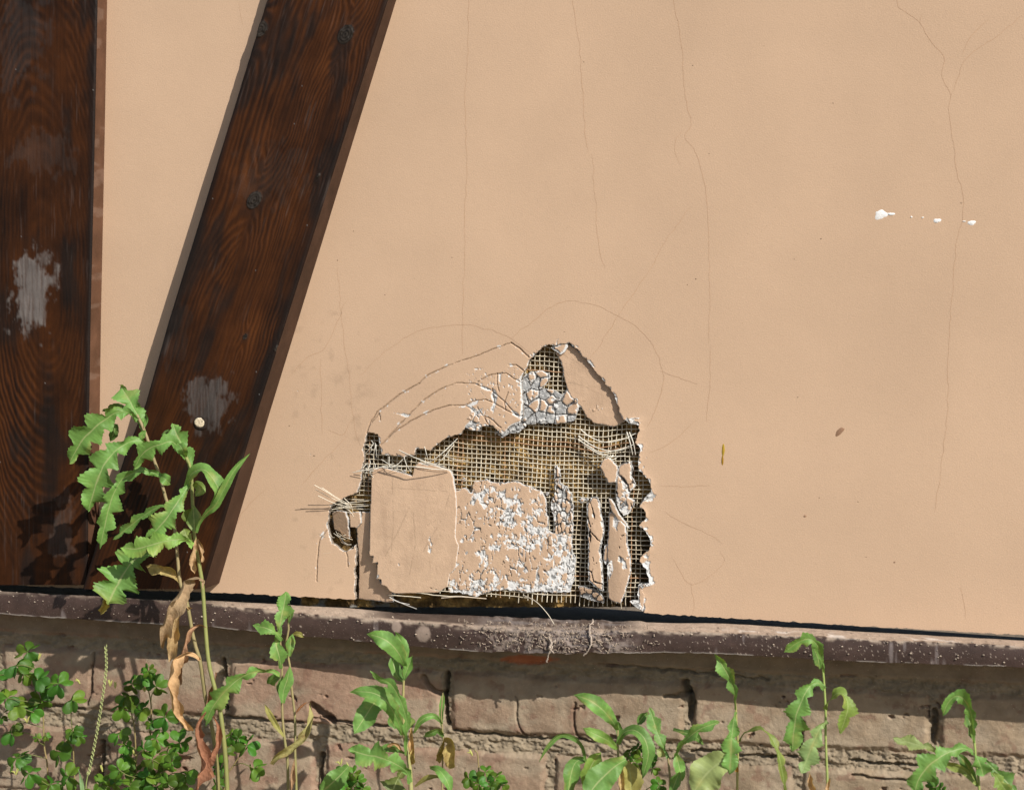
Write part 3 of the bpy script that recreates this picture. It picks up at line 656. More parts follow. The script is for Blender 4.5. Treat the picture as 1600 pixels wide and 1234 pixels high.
# ------------------------------------------------------------------ metal drip sill
SLT = [(-500, 905), (0, 924), (200, 934), (330, 944), (450, 956), (560, 966), (640, 971), (720, 977), (800, 982), (880, 985), (960, 985), (1040, 986), (1150, 990), (1300, 996), (1450, 1003), (1600, 1010), (2100, 1035)]
SLB = [(-500, 945), (0, 959), (200, 972), (330, 979), (450, 991), (560, 1001), (640, 1009), (700, 1014), (760, 1018), (880, 1021), (960, 1020), (1040, 1019), (1150, 1022), (1300, 1031), (1450, 1037), (1600, 1042), (2100, 1060)]
SLY = [(-500, -.042), (0, -.040), (330, -.036), (450, -.030), (600, -.034), (720, -.042), (880, -.048), (1000, -.044), (1150, -.046), (1300, -.050), (1600, -.054), (2100, -.058)]
sill = thing('drip_sill', 'dark brown metal drip sill, dented and dusty, under the plaster wall', 'sill', tuple(unproj(800, 1000, -.03)))
u = np.arange(-500, 2100, 1.6); nu = len(u)
wob = (fbm(u/40, u*0, 91)-.5)*3
lt = interp(u, SLT)+wob; lb = interp(u, SLB)+wob*.6+(fbm(u/7, u*0+5, 92)-.5)*1.2; ly = interp(u, SLY)
Pt = unproj(u, lt, ly); Pb = unproj(u, lb, ly-.001-.004*smooth(700, 800, u)*smooth(1020, 940, u))
m0 = unproj(u, interp(u, BOTTOM)+13-5*smooth(1010, 1150, u)+3*smooth(540, 620, u)*smooth(1020, 960, u), -.003)
back = np.stack([m0[:, 0], np.full(nu, .001), m0[:, 2]-.014], 1)
rows = []; tt = []
for t in np.linspace(0, 1, 16): rows.append(back*(1-t/.3)+m0*(t/.3) if t < .3 else m0*(1-(t-.3)/.7)+Pt*((t-.3)/.7)); tt.append(t)
mid = (Pt+Pb)/2+np.array([0, -.0010, 0])
for t in np.linspace(.06, 1, 16): rows.append(Pt*(1-t)+Pb*t+np.array([0, -.0012*math.sin(math.pi*t), 0])); tt.append(1+t)
rows.append(Pb+np.array([0, .004, .0005])); tt.append(2.05); rows.append(Pb+np.array([0, .006, .006])); tt.append(2.1)
G = np.stack(rows, 0); tt = np.array(tt)[:, None]*np.ones(nu); uu = np.broadcast_to(u, tt.shape)
dent = smooth(720, 800, uu)*smooth(1010, 950, uu)
G[..., 1] += (fbm(uu/18, tt*3, 93)-.5)*.004*dent; G[..., 2] += (fbm(uu/12, tt*3, 94)-.5)*.003*dent+(fbm(uu/30, tt*1, 95)-.5)*.0008
base = mixc([.038, .023, .018], [.072, .044, .036], fbm(uu/30, tt*2, 96))
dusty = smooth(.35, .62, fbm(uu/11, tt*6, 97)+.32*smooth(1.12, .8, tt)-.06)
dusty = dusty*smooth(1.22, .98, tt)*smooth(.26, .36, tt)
c = mixc(base, [.50, .39, .30], np.clip(dusty*(1-.88*smooth(540, 620, uu)*smooth(1020, 960, uu)*smooth(.96, .80, tt))*1.25, 0, 1)*(.35+.6*smooth(300, 360, uu))*(.6+.5*fbm(uu/2.2, tt*22, 197, 2)))  # dust, cut back below the hole to paint the slabs' shade into the colour
c = mixc(c, [.62, .56, .50], smooth(.58, .72, fbm(uu/26, tt*5, 98))*smooth(1080, 1180, uu)*smooth(1.06, .9, tt)*smooth(.45, .75, tt))
sp = fbm(uu/1.9, tt*18, 99, 2); dens = smooth(640, 760, uu)*.0+.90-.08*smooth(980, 1100, uu)
c = np.where(((sp > dens)&(tt > .9))[..., None], np.array([.34, .27, .22]), c)
c = mixc(c, [.27, .215, .18], dent*smooth(.46, .62, fbm(uu/6, tt*5, 100))*.75)
c = mixc(c, [.26, .23, .22], dent*smooth(.5, .75, fbm(uu/40, tt*9, 101))*.5)
st = smooth(.68, .78, fbm(uu/14, tt*.4, 102)); c = mixc(c, [.24, .20, .19], st*.55*smooth(1.0, 1.1, tt))
c = mixc(c, [.45, .40, .36], smooth(1.93, 2.0, tt)*smooth(.5, .62, fbm(uu/40, tt, 103))*.7)
for (sx, sy, sr) in ((662, 1.45, 13), (620, 1.25, 9)):
    c = mixc(c, [.33, .25, .20], smooth(1, .75, np.hypot((uu-sx)/sr, (tt-sy)/(sr/36))+.3*(fbm(uu/5, tt*9, 104)-.5))*.85)
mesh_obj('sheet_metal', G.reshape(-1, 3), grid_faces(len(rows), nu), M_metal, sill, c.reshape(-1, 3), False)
mb = MB()                                             # crumbs of plaster, straw and dust lying on the dent
for i in range(420):
    x = random.gauss(870, 75); k = random.randint(11, 30); ix = int(np.clip((x+500)/1.6, 0, nu-1))
    if not 690 < x < 1030: continue
    p = G[k, ix]+np.array([0, -.0008, .0008]); l = random.uniform(.001, .0042); a = random.uniform(0, math.pi)
    d = np.array([math.cos(a), random.uniform(-.4, 0), math.sin(a)])*l
    b = p+d; m = (p+b)/2+np.array([0, -.0012, random.uniform(-.001, .001)])
    V, F = tube(np.array([p, m, b]), random.uniform(.00022, .0005), 4); mb.add(V, F, np.array([.40, .32, .25])*random.uniform(.6, 1.25))
for i in range(260):
    x = random.uniform(-20, 1620); k = random.randint(8, 30); ix = int((x+500)/1.6); p = G[k, ix]; r = random.uniform(.0004, .0011)
    V, F = tube(np.array([p+[-r, 0, 0], p+[0, -r, r*.3], p+[r, 0, 0]]), [r*.4, r, r*.3], 4); mb.add(V, F, np.array([.42, .34, .27])*random.uniform(.6, 1.2))
o = mb.build('dust_and_crumbs', M_frag, sill); o['kind'] = 'stuff'
for L, ys in (([(925, 968), (921, 985), (923, 1003), (917, 1018), (912, 1024)], [-.03, -.05, -.053, -.053, -.05]), ([(856, 990), (862, 1008), (856, 1022), (855, 1034)], [-.05, -.056, -.056, -.052]), ([(866, 1000), (858, 1012), (866, 1020)], [-.054, -.058, -.055])):
    P = catmull(L, 30); P[:, 0] += (fbm(np.arange(30)*.5, np.arange(30)*0, 105)-.5)*6
    V, F = tube(unproj(P[:, 0], P[:, 1], np.interp(np.linspace(0, 1, 30), np.linspace(0, 1, len(ys)), ys)), 0.0005+.0008*fbm(np.arange(30)*.7, np.zeros(30), 106), 5)
    mesh_obj('hanging_fluff', V, F, M_frag, sill, np.broadcast_to(np.array([.40, .33, .27]), V.shape))

# ------------------------------------------------------------------ brick plinth
u = np.arange(-500, 2101, 1.7); v = np.arange(930, 1400, 1.5); Ub, Vb = np.meshgrid(u, v)
slope = lambda x: .052*(x-800)-.000008*(x-800)**2
vr = Vb-slope(Ub)                                     # courses straightened
wx = (fbm(Ub/22, Vb/22, 111)-.5)*9+(fbm(Ub/6, Vb/6, 112)-.5)*4; wy = (fbm(Ub/22, Vb/22, 113)-.5)*9+(fbm(Ub/6, Vb/6, 114)-.5)*4
cour = [(936, 1034, [-170, 190, 540, 905, 1290, 1650, 2010]), (1052, 1148, [-355, -5, 350, 697, 1075, 1460, 1840, 2200]), (1176, 1280, [-200, 160, 500, 858, 1245, 1630, 2000]), (1304, 1420, [-10, 350, 690, 1050, 1440, 1800])]
sb = np.full(Ub.shape, 99.0); bid = np.zeros(Ub.shape)
X = Ub+wx*.8; Yr = vr+wy*.8
kk = 0
for (a, b, js) in cour:
    for j0, j1 in zip(js[:-1], js[1:]):
        kk += 1
        cx, hx = (j0+j1)/2, (j1-j0)/2-6.5; cy, hy = (a+b)/2, (b-a)/2
        qx = np.abs(X-cx)-hx+4; qy = np.abs(Yr-cy)-hy+4
        d = np.hypot(np.maximum(qx, 0), np.maximum(qy, 0))+np.minimum(np.maximum(qx, qy), 0)-4
        m = d < sb; sb = np.where(m, d, sb); bid = np.where(m, kk, bid)
brick = smooth(1.0, -1.6, sb+3.2*(fbm(Ub/5, Vb/5, 125)-.5)*2)
rb = np.array([random.random() for _ in range(kk+1)])[bid.astype(int)]
red = smooth(1300, 500, Ub)*.75+.25*rb
cb = mixc([.31, .24, .16], [.325, .212, .150], red)*(.84+.25*rb)[..., None]
cb = mixc(cb, [.35, .28, .20], smooth(.36, .66, fbm(Ub/45, Vb/30, 115))*.8)
cb = mixc(cb, [.20, .105, .075], smooth(.60, .75, fbm(Ub/16, Vb/16, 116))*.5)
cm = mixc([.24, .19, .13], [.34, .275, .195], fbm(Ub/9, Vb/7, 117))
cc = mixc(cm, cb, brick)
rough = (fbm(Ub/30, Vb/26, 118)-.5)*.004+(fbm(Ub/4, Vb/4, 119)-.5)*.0009
hm = .0042+(fbm(Ub/14, Vb/7, 120)-.5)*.009+(fbm(Ub/3, Vb/3, 121)-.5)*.0032
hb = (1-brick)*hm+brick*rough*.6+brick*.004*(1-smooth(0, -9, sb))
chipb = smooth(.72, .78, fbm(Ub/24, Vb/16, 122)-.004*np.clip(-sb, 0, 14)); hb += chipb*brick*.005; cc = mixc(cc, [.29, .17, .12], chipb*brick*.6)
# open joints and cracks seen in the photograph
for P, wd, dp in (([(348, 1028), (352, 1060), (349, 1110)], 3.5, .013), ([(699, 1052), (695, 1090), (698, 1130)], 4, .013), ([(1071, 1068), (1080, 1095), (1077, 1122)], 7, .013), ([(1461, 1112), (1458, 1160)], 5, .010), ([(501, 1178), (497, 1234)], 3.5, .011), ([(145, 1020), (142, 1060), (137, 1100)], 2, .006), ([(490, 1105), (505, 1116), (518, 1124)], 8, .012), ([(1075, 1085), (1040, 1088)], 3, .006), ([(600, 1030), (605, 1034)], 1, .0),
                  ([(806, 1090), (808, 1125), (820, 1148)], 1, .003), ([(898, 1098), (897, 1140), (902, 1155)], 1.2, .004), ([(490, 1120), (560, 1130), (640, 1134)], 2, .006), ([(705, 1142), (800, 1150), (900, 1157), (960, 1163)], 1.6, .006), ([(1080, 1172), (1150, 1180), (1240, 1184)], 2, .006), ([(1330, 1190), (1400, 1196), (1500, 1200)], 2.2, .006), ([(1330, 1212), (1420, 1220)], 2, .005), ([(350, 1120), (420, 1125), (470, 1126)], 2, .005), ([(935, 1038), (990, 1042), (1090, 1052), (1200, 1062)], 1.5, .004), ([(660, 1060), (680, 1078), (695, 1084)], 5, .006), ([(1255, 1130), (1250, 1180)], 2.4, .008), ([(40, 1104), (130, 1106)], 2, .006), ([(158, 1160), (156, 1225)], 4, .012)):
    m = smooth(wd+1.5, wd*.3, pdist(P, X, Vb+wy)); hb += dp*m; cc = mixc(cc, cc*.55, m*.6)
band = smooth(1036, 1024, vr); hb = hb*(1-band)+band*(.002+rough*.3); cc = mixc(cc, [.25, .19, .135], band*.75)
cc = mixc(cc, [.42, .12, .05], smooth(1, .6, np.hypot((Ub-825)/50, (Vb-1031)/9)+.5*(fbm(Ub/9, Vb/5, 124)-.5))*.8)
cc = mixc(cc, cc*.8, smooth(.55, .75, fbm(Ub/70, Vb/40, 123))*.6)
plinth = thing('brick_plinth', 'weathered red brick plinth with crumbling mortar below the metal sill', 'wall', tuple(unproj(800, 1300, .01)))
P = unproj(Ub, Vb, .006); P[..., 1] += hb
Fb = grid_faces(*Ub.shape); Fb = Fb[(Vb-interp(Ub, SLT)).ravel()[Fb].min(1) > 16]
mesh_obj('brickwork', P.reshape(-1, 3), Fb, M_brick, plinth, cc.reshape(-1, 3))
mb = MB(); tl = unproj(-480, 935, .06); br = unproj(2080, 1385, .06)
mb.add(*box_pts((tl[0], .034, g0-.1), (br[0], .2, br[2]*0+unproj(800, 985, .03)[2])), np.array([.2, .15, .11])); mb.build('plinth_core', M_brick, plinth, False)

# ------------------------------------------------------------------ plants
GREEN = np.array([.160, .315, .072]); DRYC = np.array([.50, .34, .19]); YEL = np.array([.46, .43, .13])
COLS = np.array([-1, -.78, -.55, -.3, -.09, 0, .09, .3, .55, .78, 1.0])
def leaf(parent, pts, wpx0, kind='lobed', y=-.09, dy=0.0, bow=.0, roll=0.0, twist=0.0, fold=.25, seed=1, tint=None, tipyel=0, name=None, phase=0.0):
    rs = np.random.default_rng(seed*13+5); wpx = wpx0*(1.07 if kind == 'lobed' else 1.05)
    pts = np.asarray(pts, float); ln = np.linalg.norm(np.diff(pts, axis=0), axis=1).sum()
    n = int(np.clip(ln/1.1, 26, 110)); C2 = catmull(pts, n); t = np.linspace(0, 1, n)
    yy = y+dy*t-bow*np.sin(np.pi*t)
    P = unproj(C2[:, 0], C2[:, 1], yy)
    T = np.gradient(P, axis=0); T /= np.linalg.norm(T, axis=1, keepdims=True)
    vd = CAM-P; vd /= np.linalg.norm(vd, axis=1, keepdims=True)
    Wv = np.cross(T, vd); Wv /= np.linalg.norm(Wv, axis=1, keepdims=True); Nv = np.cross(Wv, T)
    ang = roll+twist*t+.25*np.sin(t*5+rs.random()*6)
    Wr = Wv*np.cos(ang)[:, None]+Nv*np.sin(ang)[:, None]; Nr = np.cross(Wr, T)
    Wd = wpx/1500.0
    ws = []
    for side in (0, 1):
        if kind == 'lobed':
            env = np.interp(t, [0, .06, .2, .45, .68, .86, .96, 1], [.22, .2, .38, .78, 1, .72, .28, 0])
            nl = max(1.8, ln/31.0); ph = phase+rs.random()*.5+.4*side
            s_ = t*nl+ph+.55*(vnoise(t*nl*.8, t*0+seed*3.1, 31+side)-.5); s = s_ % 1.0; dep = .55+.6*vnoise(np.floor(s_)*1.7+.5, t*0+seed+.5, 33+side)
            lob = np.where(s < .74, (s/.74)**.7, ((1-s)/.26)**.8)
            env = 1.1*env*(1-.78*dep*(1-lob))*(.85+.3*vnoise(t*5, t*0+seed, 7+side))
            env *= 1+.20*np.abs(((t*nl*6.3+.3*side) % 1)*2-1)*(.4+vnoise(t*nl*6, t*0+seed, 37+side))-.08
        elif kind == 'lance':
            env = np.interp(t, [0, .1, .35, .6, .85, 1], [.28, .42, .86, 1, .58, 0])
            env = env*(.92+.2*vnoise(t*6, t*0+seed, 7+side))*(1+.06*(((t*ln/7) % 1)-.5))
        elif kind == 'strap':
            env = np.interp(t, [0, .3, .8, 1], [.7, 1, .7, 0])*(.9+.2*vnoise(t*6, t*0+seed, 7+side))
        else:
            env = np.interp(t, [0, .08, .3, .6, .88, 1], [.15, .28, .9, 1, .7, .12])*(.55+.9*fbm(t*7, t*0+seed*1.3, 7+side, 3))
        ws.append(np.maximum(env, 0)*Wd)
    S = COLS[None]*np.where(COLS[None] < 0, ws[0][:, None], ws[1][:, None])
    rip = (.17 if kind != 'dry' else .55)*Wd*(np.sin(t*ln/6.0+rs.random()*6)[:, None]*np.sign(COLS)[None]+.8*(vnoise(t[:, None]*ln/9+COLS[None], COLS[None]*2+seed, 3)-.5)*2)*np.abs(COLS)[None]**1.5
    lift = fold*np.abs(S)*(1 if kind != 'dry' else 1)+rip
    if kind == 'dry':                                   # edges roll in
        lift = lift+.9*np.abs(S)*np.abs(COLS)[None]; S = S*(1-.35*np.abs(COLS)[None]**2)
    V = P[:, None]+Wr[:, None]*S[..., None]+Nr[:, None]*lift[..., None]
    base = tint if tint is not None else GREEN
    f = (vnoise(t[:, None]*5+seed, COLS[None]*1.5+seed, 5))
    c = np.asarray(base)*(.80+.4*f)[..., None]
    if kind != 'dry':
        vein = np.exp(-(((t[:, None]*ln/7.5-np.abs(COLS)[None]*.9) % 1)-.5)**2/.012)*(np.abs(COLS)[None] > .08)
        c = c*(1+.16*vein[..., None])
        mid = (np.abs(COLS) < .02)[None]*np.ones((n, 1)); c = mixc(c, np.array([.40, .46, .20]), mid*.85)
        c = mixc(c, YEL, (smooth(.75, 1, t)*tipyel)[:, None]*np.ones(len(COLS)))
        c = mixc(c, YEL*.9, (np.clip(fbm(t[:, None]*4, COLS[None]*1.2+seed, 19)-.62, 0, 1)*2.2)*np.ones((n, len(COLS))))
    else:
        c = mixc(c, np.array([.22, .10, .05]), np.clip(fbm(t[:, None]*9, COLS[None]*2+seed, 23)-.5, 0, 1)*1.6)
    m = M_dry if kind == 'dry' else M_leaf
    return mesh_obj(name or ('dried_leaf' if kind == 'dry' else 'leaf'), V.reshape(-1, 3), grid_faces(n, len(COLS)), m, parent, c.reshape(-1, 3))

def stem(parent, pts, ys, r0, r1, c0=(.26, .27, .09), c1=(.30, .22, .12), name='stem', hair=True):
    n = 40; P = catmull(pts, n); y = np.interp(np.linspace(0, 1, n), np.linspace(0, 1, len(ys)), ys)
    r = np.linspace(r0, r1, n)/1500*(1+.12*(vnoise(np.arange(n)*.4, np.zeros(n)+pts[0][0], 4)-.5))
    W3 = unproj(P[:, 0], P[:, 1], y)
    V, F = tube(W3, r, 8)
    c = np.repeat(mixc(c0, c1, np.linspace(0, 1, n)*.8+.3*(vnoise(np.arange(n)*.5, np.zeros(n), 9)-.5)), 8, 0)
    return mesh_obj(name, V, F, M_stem, parent, c)

def plant(label, bx, y, group='prickly lettuce plants along the plinth'):
    p = unproj(bx, 1234, y); return thing('wild_lettuce', label, 'weed', (float(p[0]), y, float(g0)), group)
OLIVE = (.24, .26, .08); TANST = (.33, .24, .14)

YA = -.095
A = plant('tallest weed, its green top in front of the bare wall between the two boards', 341, YA)
stem(A, [(345, 1400), (341, 1234), (338, 1185), (331, 1135), (321, 1090), (313, 1034), (303, 1000), (292, 940), (281, 908), (278, 877), (271, 810), (261, 785), (248, 738), (239, 714), (227, 676), (214, 648)], [YA, YA, YA-.01, YA, YA], 3.5, 2.3, (.22, .21, .07), TANST)
L = leaf
L(A, [(226,674),(218,655),(207,634),(196,615),(188,602)], 21, 'lobed', YA, .01, 0, .1, 0, .3, 1, phase=.2)
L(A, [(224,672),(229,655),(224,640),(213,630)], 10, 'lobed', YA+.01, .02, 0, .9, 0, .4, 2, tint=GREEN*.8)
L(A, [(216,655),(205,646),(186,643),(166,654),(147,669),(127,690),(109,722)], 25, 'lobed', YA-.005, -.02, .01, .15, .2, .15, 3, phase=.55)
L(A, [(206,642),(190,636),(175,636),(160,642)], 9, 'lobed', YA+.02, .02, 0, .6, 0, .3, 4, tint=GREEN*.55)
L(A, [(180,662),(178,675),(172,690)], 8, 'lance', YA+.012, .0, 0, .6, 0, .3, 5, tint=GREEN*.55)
L(A, [(230,693),(212,688),(190,697),(169,717),(157,738),(149,760),(143,780),(138,799)], 26, 'lobed', YA-.005, -.02, .015, -.1, .2, .15, 6, phase=.15)
L(A, [(262,756),(250,743),(227,735),(210,738),(190,750),(179,768),(171,790),(164,820),(156,858)], 16, 'lobed', YA-.01, -.01, .01, .2, -.2, .3, 7, phase=.3)
L(A, [(250,742),(258,748),(266,756)], 8, 'lance', YA-.01, .0, .01, .1, -.2, .3, 8)
L(A, [(269,800),(258,790),(245,793),(229,802),(205,820),(177,843)], 9, 'lobed', YA, .01, 0, -.2, 0, .3, 9, tint=GREEN*.95)
L(A, [(227,672),(222,680),(218,686)], 5, 'lance', YA-.005, 0, 0, 0, 0, .2, 10)
L(A, [(280,910),(268,897),(252,888),(238,886),(228,884)], 10, 'dry', YA-.004, -.01, .0, .1, 0, .2, 11, tint=np.array([.45, .36, .15]))
L(A, [(240,862),(226,868),(213,872),(200,886),(188,905),(176,928),(168,945)], 36, 'lobed', YA-.02, -.02, .0, -.1, .0, .05, 12, tipyel=.3, phase=.1)
L(A, [(172,925),(164,935),(157,958)], 9, 'dry', YA-.025, 0, 0, .2, 0, .3, 13, tint=np.array([.48, .38, .10]))
B = plant('tall weed beside the tallest one, with a hooked thin leaf and dry brown leaves below', 355, YA-.02)
YB = YA-.02
stem(B, [(360, 1400), (355, 1234), (351, 1170), (344, 1110), (337, 1080), (326, 1034), (321, 980), (316, 912), (308, 865), (303, 830), (301, 790), (300, 760), (297, 730), (288, 708)], [YB, YB, YB+.01, YB], 3.9, 2.6, (.23, .23, .075), (.25, .28, .09))
L(B, [(299,738),(294,716),(286,698),(277,680),(269,661)], 17, 'lobed', YB, .01, 0, -.2, 0, .35, 21, phase=.4)
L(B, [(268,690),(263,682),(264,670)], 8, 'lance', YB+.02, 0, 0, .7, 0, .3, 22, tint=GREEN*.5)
L(B, [(290,716),(280,700),(268,690),(254,693),(236,699),(221,711),(210,732)], 17, 'lobed', YB, -.015, .01, .1, .2, .2, 23, phase=.7)
L(B, [(290,714),(284,700),(278,692)], 8, 'lance', YB-.006, -.01, .01, .1, .2, .2, 24, tint=GREEN*.9)
L(B, [(290,765),(297,744),(308,735),(321,735),(334,750),(342,770),(332,795),(328,803)], 11, 'lance', YB-.01, -.01, .02, .35, .2, .3, 25, tint=GREEN*1.0)
L(B, [(307,832),(312,815),(324,800),(337,788),(351,762),(361,743),(373,726),(391,708)], 6, 'lance', YB-.02, -.02, .01, -.3, .2, .3, 26, tint=GREEN*1.05)
L(B, [(298,752),(290,766),(280,780),(269,797),(256,815),(243,829),(228,841)], 19, 'lobed', YB-.012, -.02, .01, .1, .1, .12, 27, phase=.3)
L(B, [(302,760),(308,757),(313,765),(305,775)], 8, 'lance', YB-.006, -.01, 0, 0, 0, .3, 28, tint=np.array([.18, .27, .06]))
L(B, [(302,852),(288,843),(265,844),(240,850),(214,857),(190,855)], 19, 'lobed', YB-.015, -.02, .01, .1, 0, .1, 29, tint=GREEN*1.08+np.array([.04, .03, 0]), phase=.2)
L(B, [(300,845),(291,835),(288,825)], 9, 'lobed', YB-.012, 0, 0, .2, 0, .2, 30, tint=np.array([.22, .29, .07]))
L(B, [(301,795),(296,805),(294,818)], 12, 'lance', YB-.003, 0, 0, .2, 0, .2, 31, tint=np.array([.16, .22, .05]))
L(B, [(302,790),(303,810),(304,832)], 11, 'lance', YB-.003, 0, 0, .2, 0, .2, 32, tint=np.array([.14, .22, .06]))
L(B, [(306,842),(303,862),(301,880),(304,896)], 8, 'dry', YB+.004, 0, 0, .2, 0, .3, 33, tint=DRYC)
L(B, [(309,842),(314,855),(315,878)], 5, 'dry', YB+.004, 0, 0, .2, 0, .3, 34, tint=DRYC*.9)
L(B, [(319,912),(315,905),(304,902),(290,912),(276,934),(264,958),(256,986),(253,1012)], 13, 'dry', YB-.02, -.01, .02, .3, .2, .3, 35, tint=np.array([.42, .30, .18]))
L(B, [(296,952),(285,946),(276,955),(271,978),(268,1006),(266,1032)], 13, 'dry', YB-.012, -.01, .01, -.1, 0, .3, 36, tint=np.array([.52, .37, .19]))
L(B, [(322,980),(312,976),(300,982),(292,996),(285,1020),(280,1045),(279,1070)], 6, 'dry', YB-.005, .01, .02, .3, 0, .3, 37, tint=np.array([.42, .25, .15]))
L(B, [(313,1030),(302,1022),(288,1021),(274,1034),(266,1058),(268,1086),(277,1116),(290,1134),(302,1141)], 11, 'dry', YB-.02, -.02, .02, .2, .2, .2, 38, tint=np.array([.58, .38, .20]))
L(B, [(338,1050),(332,1072),(326,1095),(322,1115)], 6, 'dry', YB+.006, .01, 0, .3, 0, .3, 39, tint=np.array([.40, .22, .14]))
L(B, [(322,1112),(312,1128),(310,1152),(315,1180),(314,1205),(303,1240)], 11, 'dry', YB-.012, -.01, .0, .2, .3, .3, 40, tint=np.array([.36, .17, .10]))
L(B, [(333,1118),(341,1138),(340,1160),(330,1180),(324,1198),(330,1215)], 7, 'dry', YB-.014, 0, 0, .2, .5, .3, 41, tint=np.array([.42, .20, .12]))
Y2 = -.085
D = plant('slender twin stemmed weed, pointed top before the sill, curling yellow leaf on its right', 450, Y2)
stem(D, [(452, 1400), (450, 1234), (449, 1187), (444, 1149), (441, 1111), (441, 1073), (440, 1034), (437, 995)], [Y2]*3, 2.6, 1.8)
stem(D, [(466, 1400), (463, 1234), (461, 1174), (461, 1123), (456, 1078), (452, 1034), (446, 1010), (451, 984), (449, 960)], [Y2+.006]*3, 2.6, 1.5)
L(D, [(436,992),(438,975),(441,957),(445,940),(447,924)], 15, 'lobed', Y2-.01, .01, 0, .15, 0, .2, 51, phase=.6)
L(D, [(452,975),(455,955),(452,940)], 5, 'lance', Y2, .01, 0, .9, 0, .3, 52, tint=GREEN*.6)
L(D, [(441,1000),(430,988),(416,981),(395,976)], 11, 'lobed', Y2-.012, -.01, .01, 0, 0, .2, 53, phase=.1)
L(D, [(436,988),(432,1005),(436,1025),(440,1045)], 14, 'lobed', Y2-.006, 0, .01, .3, 0, .4, 54, tint=GREEN*.9)
L(D, [(453,1025),(454,1005),(457,990)], 7, 'lance', Y2, .0, 0, 0, 0, .3, 55)
L(D, [(437,1054),(425,1048),(405,1048),(380,1056),(357,1074),(338,1096),(327,1115),(321,1133)], 15, 'lobed', Y2-.006, -.02, .02, .35, .1, .1, 56, tint=GREEN*1.05, phase=.5)
L(D, [(438,1056),(428,1061),(418,1068)], 8, 'lance', Y2+.006, .01, 0, .2, 0, .3, 57)
L(D, [(442,1098),(443,1080),(449,1060),(453,1040)], 9, 'lance', Y2-.006, 0, 0, -.2, 0, .35, 58, tint=GREEN*1.05)
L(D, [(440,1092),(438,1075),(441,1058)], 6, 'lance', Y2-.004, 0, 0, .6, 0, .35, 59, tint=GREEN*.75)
L(D, [(484,1098),(486,1120),(482,1140),(470,1158),(450,1174),(434,1182),(423,1193)], 9, 'dry', Y2-.012, -.01, .01, -.1, 0, .15, 60, tint=np.array([.44, .40, .16]))
L(D, [(462,1115),(470,1103),(480,1097)], 3, 'dry', Y2, 0, 0, 0, 0, .3, 61, tint=np.array([.40, .20, .10]))
L(D, [(443,1150),(435,1138),(428,1126),(420,1112),(413,1099)], 5, 'lance', Y2-.005, -.01, 0, .2, 0, .3, 62, tint=YEL*.8)
L(D, [(458,990),(466,990),(475,995)], 4, 'lance', Y2-.003, -.01, 0, 0, 0, .3, 63, tint=YEL*.9)
L(D, [(460,1185),(457,1210),(452,1240)], 5, 'dry', Y2-.006, 0, 0, .2, 0, .4, 64, tint=np.array([.46, .30, .18]))
Y3 = -.10
E = plant('bushy weed with broad jagged lower leaves below the left end of the dented sill', 642, Y3)
stem(E, [(645, 1400), (642, 1234), (639, 1190), (632, 1150), (630, 1110), (630, 1087), (631, 1060), (633, 1035)], [Y3]*3, 5, 1.4, (.36, .38, .16), (.33, .26, .10))
L(E, [(632,1040),(624,1022),(610,1005),(593,995),(573,990)], 13, 'lance', Y3-.01, -.02, .01, .1, 0, .12, 71)
L(E, [(633,1036),(633,1018),(626,1001),(617,986)], 8, 'lance', Y3, .01, 0, .2, 0, .2, 72)
L(E, [(631,1065),(621,1055),(615,1038),(616,1022)], 9, 'lance', Y3+.004, .01, 0, -.3, 0, .3, 73, tint=GREEN*.8)
L(E, [(631,1062),(636,1046),(641,1034),(645,1024)], 7, 'lance', Y3-.006, 0, 0, .3, 0, .4, 74)
L(E, [(634,1180),(634,1150),(635,1124),(624,1090),(609,1067),(593,1060),(578,1048)], 9, 'lobed', Y3-.02, -.02, .01, .2, .2, .15, 75)
L(E, [(630,1148),(618,1118),(603,1094),(585,1083),(565,1080),(546,1081)], 12, 'lance', Y3-.012, -.02, .01, .1, .1, .12, 76)
L(E, [(606,1076),(596,1086),(583,1100),(570,1120),(553,1146)], 17, 'lance', Y3-.006, -.02, 0, -.1, .1, .1, 77)
L(E, [(632,1150),(636,1128),(637,1110)], 12, 'lobed', Y3+.006, 0, 0, .1, .1, .2, 78, tint=GREEN*.95)
L(E, [(618,1138),(614,1128),(612,1115)], 7, 'lance', Y3+.006, 0, 0, .1, .1, .2, 79, tint=GREEN*.8)
L(E, [(642,1222),(634,1204),(616,1192),(594,1183),(570,1178),(544,1170)], 22, 'lobed', Y3-.025, -.03, .01, .1, 0, .1, 80, tint=GREEN*1.08, phase=.4)
L(E, [(632,1176),(620,1170),(605,1168),(590,1174)], 6, 'lance', Y3, 0, 0, .1, 0, .2, 81, tint=GREEN*.95)
L(E, [(632,1200),(622,1215),(612,1240),(606,1262)], 22, 'lobed', Y3-.01, -.01, 0, .1, 0, .1, 82, tint=np.array([.13, .17, .045]))
L(E, [(545,1196),(532,1210),(515,1226),(498,1240)], 15, 'lance', Y3-.005, -.01, 0, .2, 0, .1, 83, tint=GREEN*.85)
L(E, [(642,1136),(643,1155),(640,1178)], 6, 'dry', Y3-.008, 0, 0, .1, 0, .3, 84, tint=np.array([.55, .36, .17]))
L(E, [(646,1165),(644,1185),(642,1195)], 6, 'dry', Y3-.008, 0, 0, .1, 0, .3, 85, tint=np.array([.50, .40, .16]))
L(E, [(630,1174),(618,1163),(604,1165)], 4, 'dry', Y3-.004, 0, 0, .1, 0, .3, 86, tint=np.array([.5, .33, .16]))
Y4 = -.075
G4 = plant('thin small weed with one withered yellow leaf, right beside the bushy one', 691, Y4)
stem(G4, [(691, 1400), (691, 1234), (692, 1180), (693, 1155), (690, 1128), (690, 1105), (692, 1082)], [Y4]*3, 1.7, 1.0)
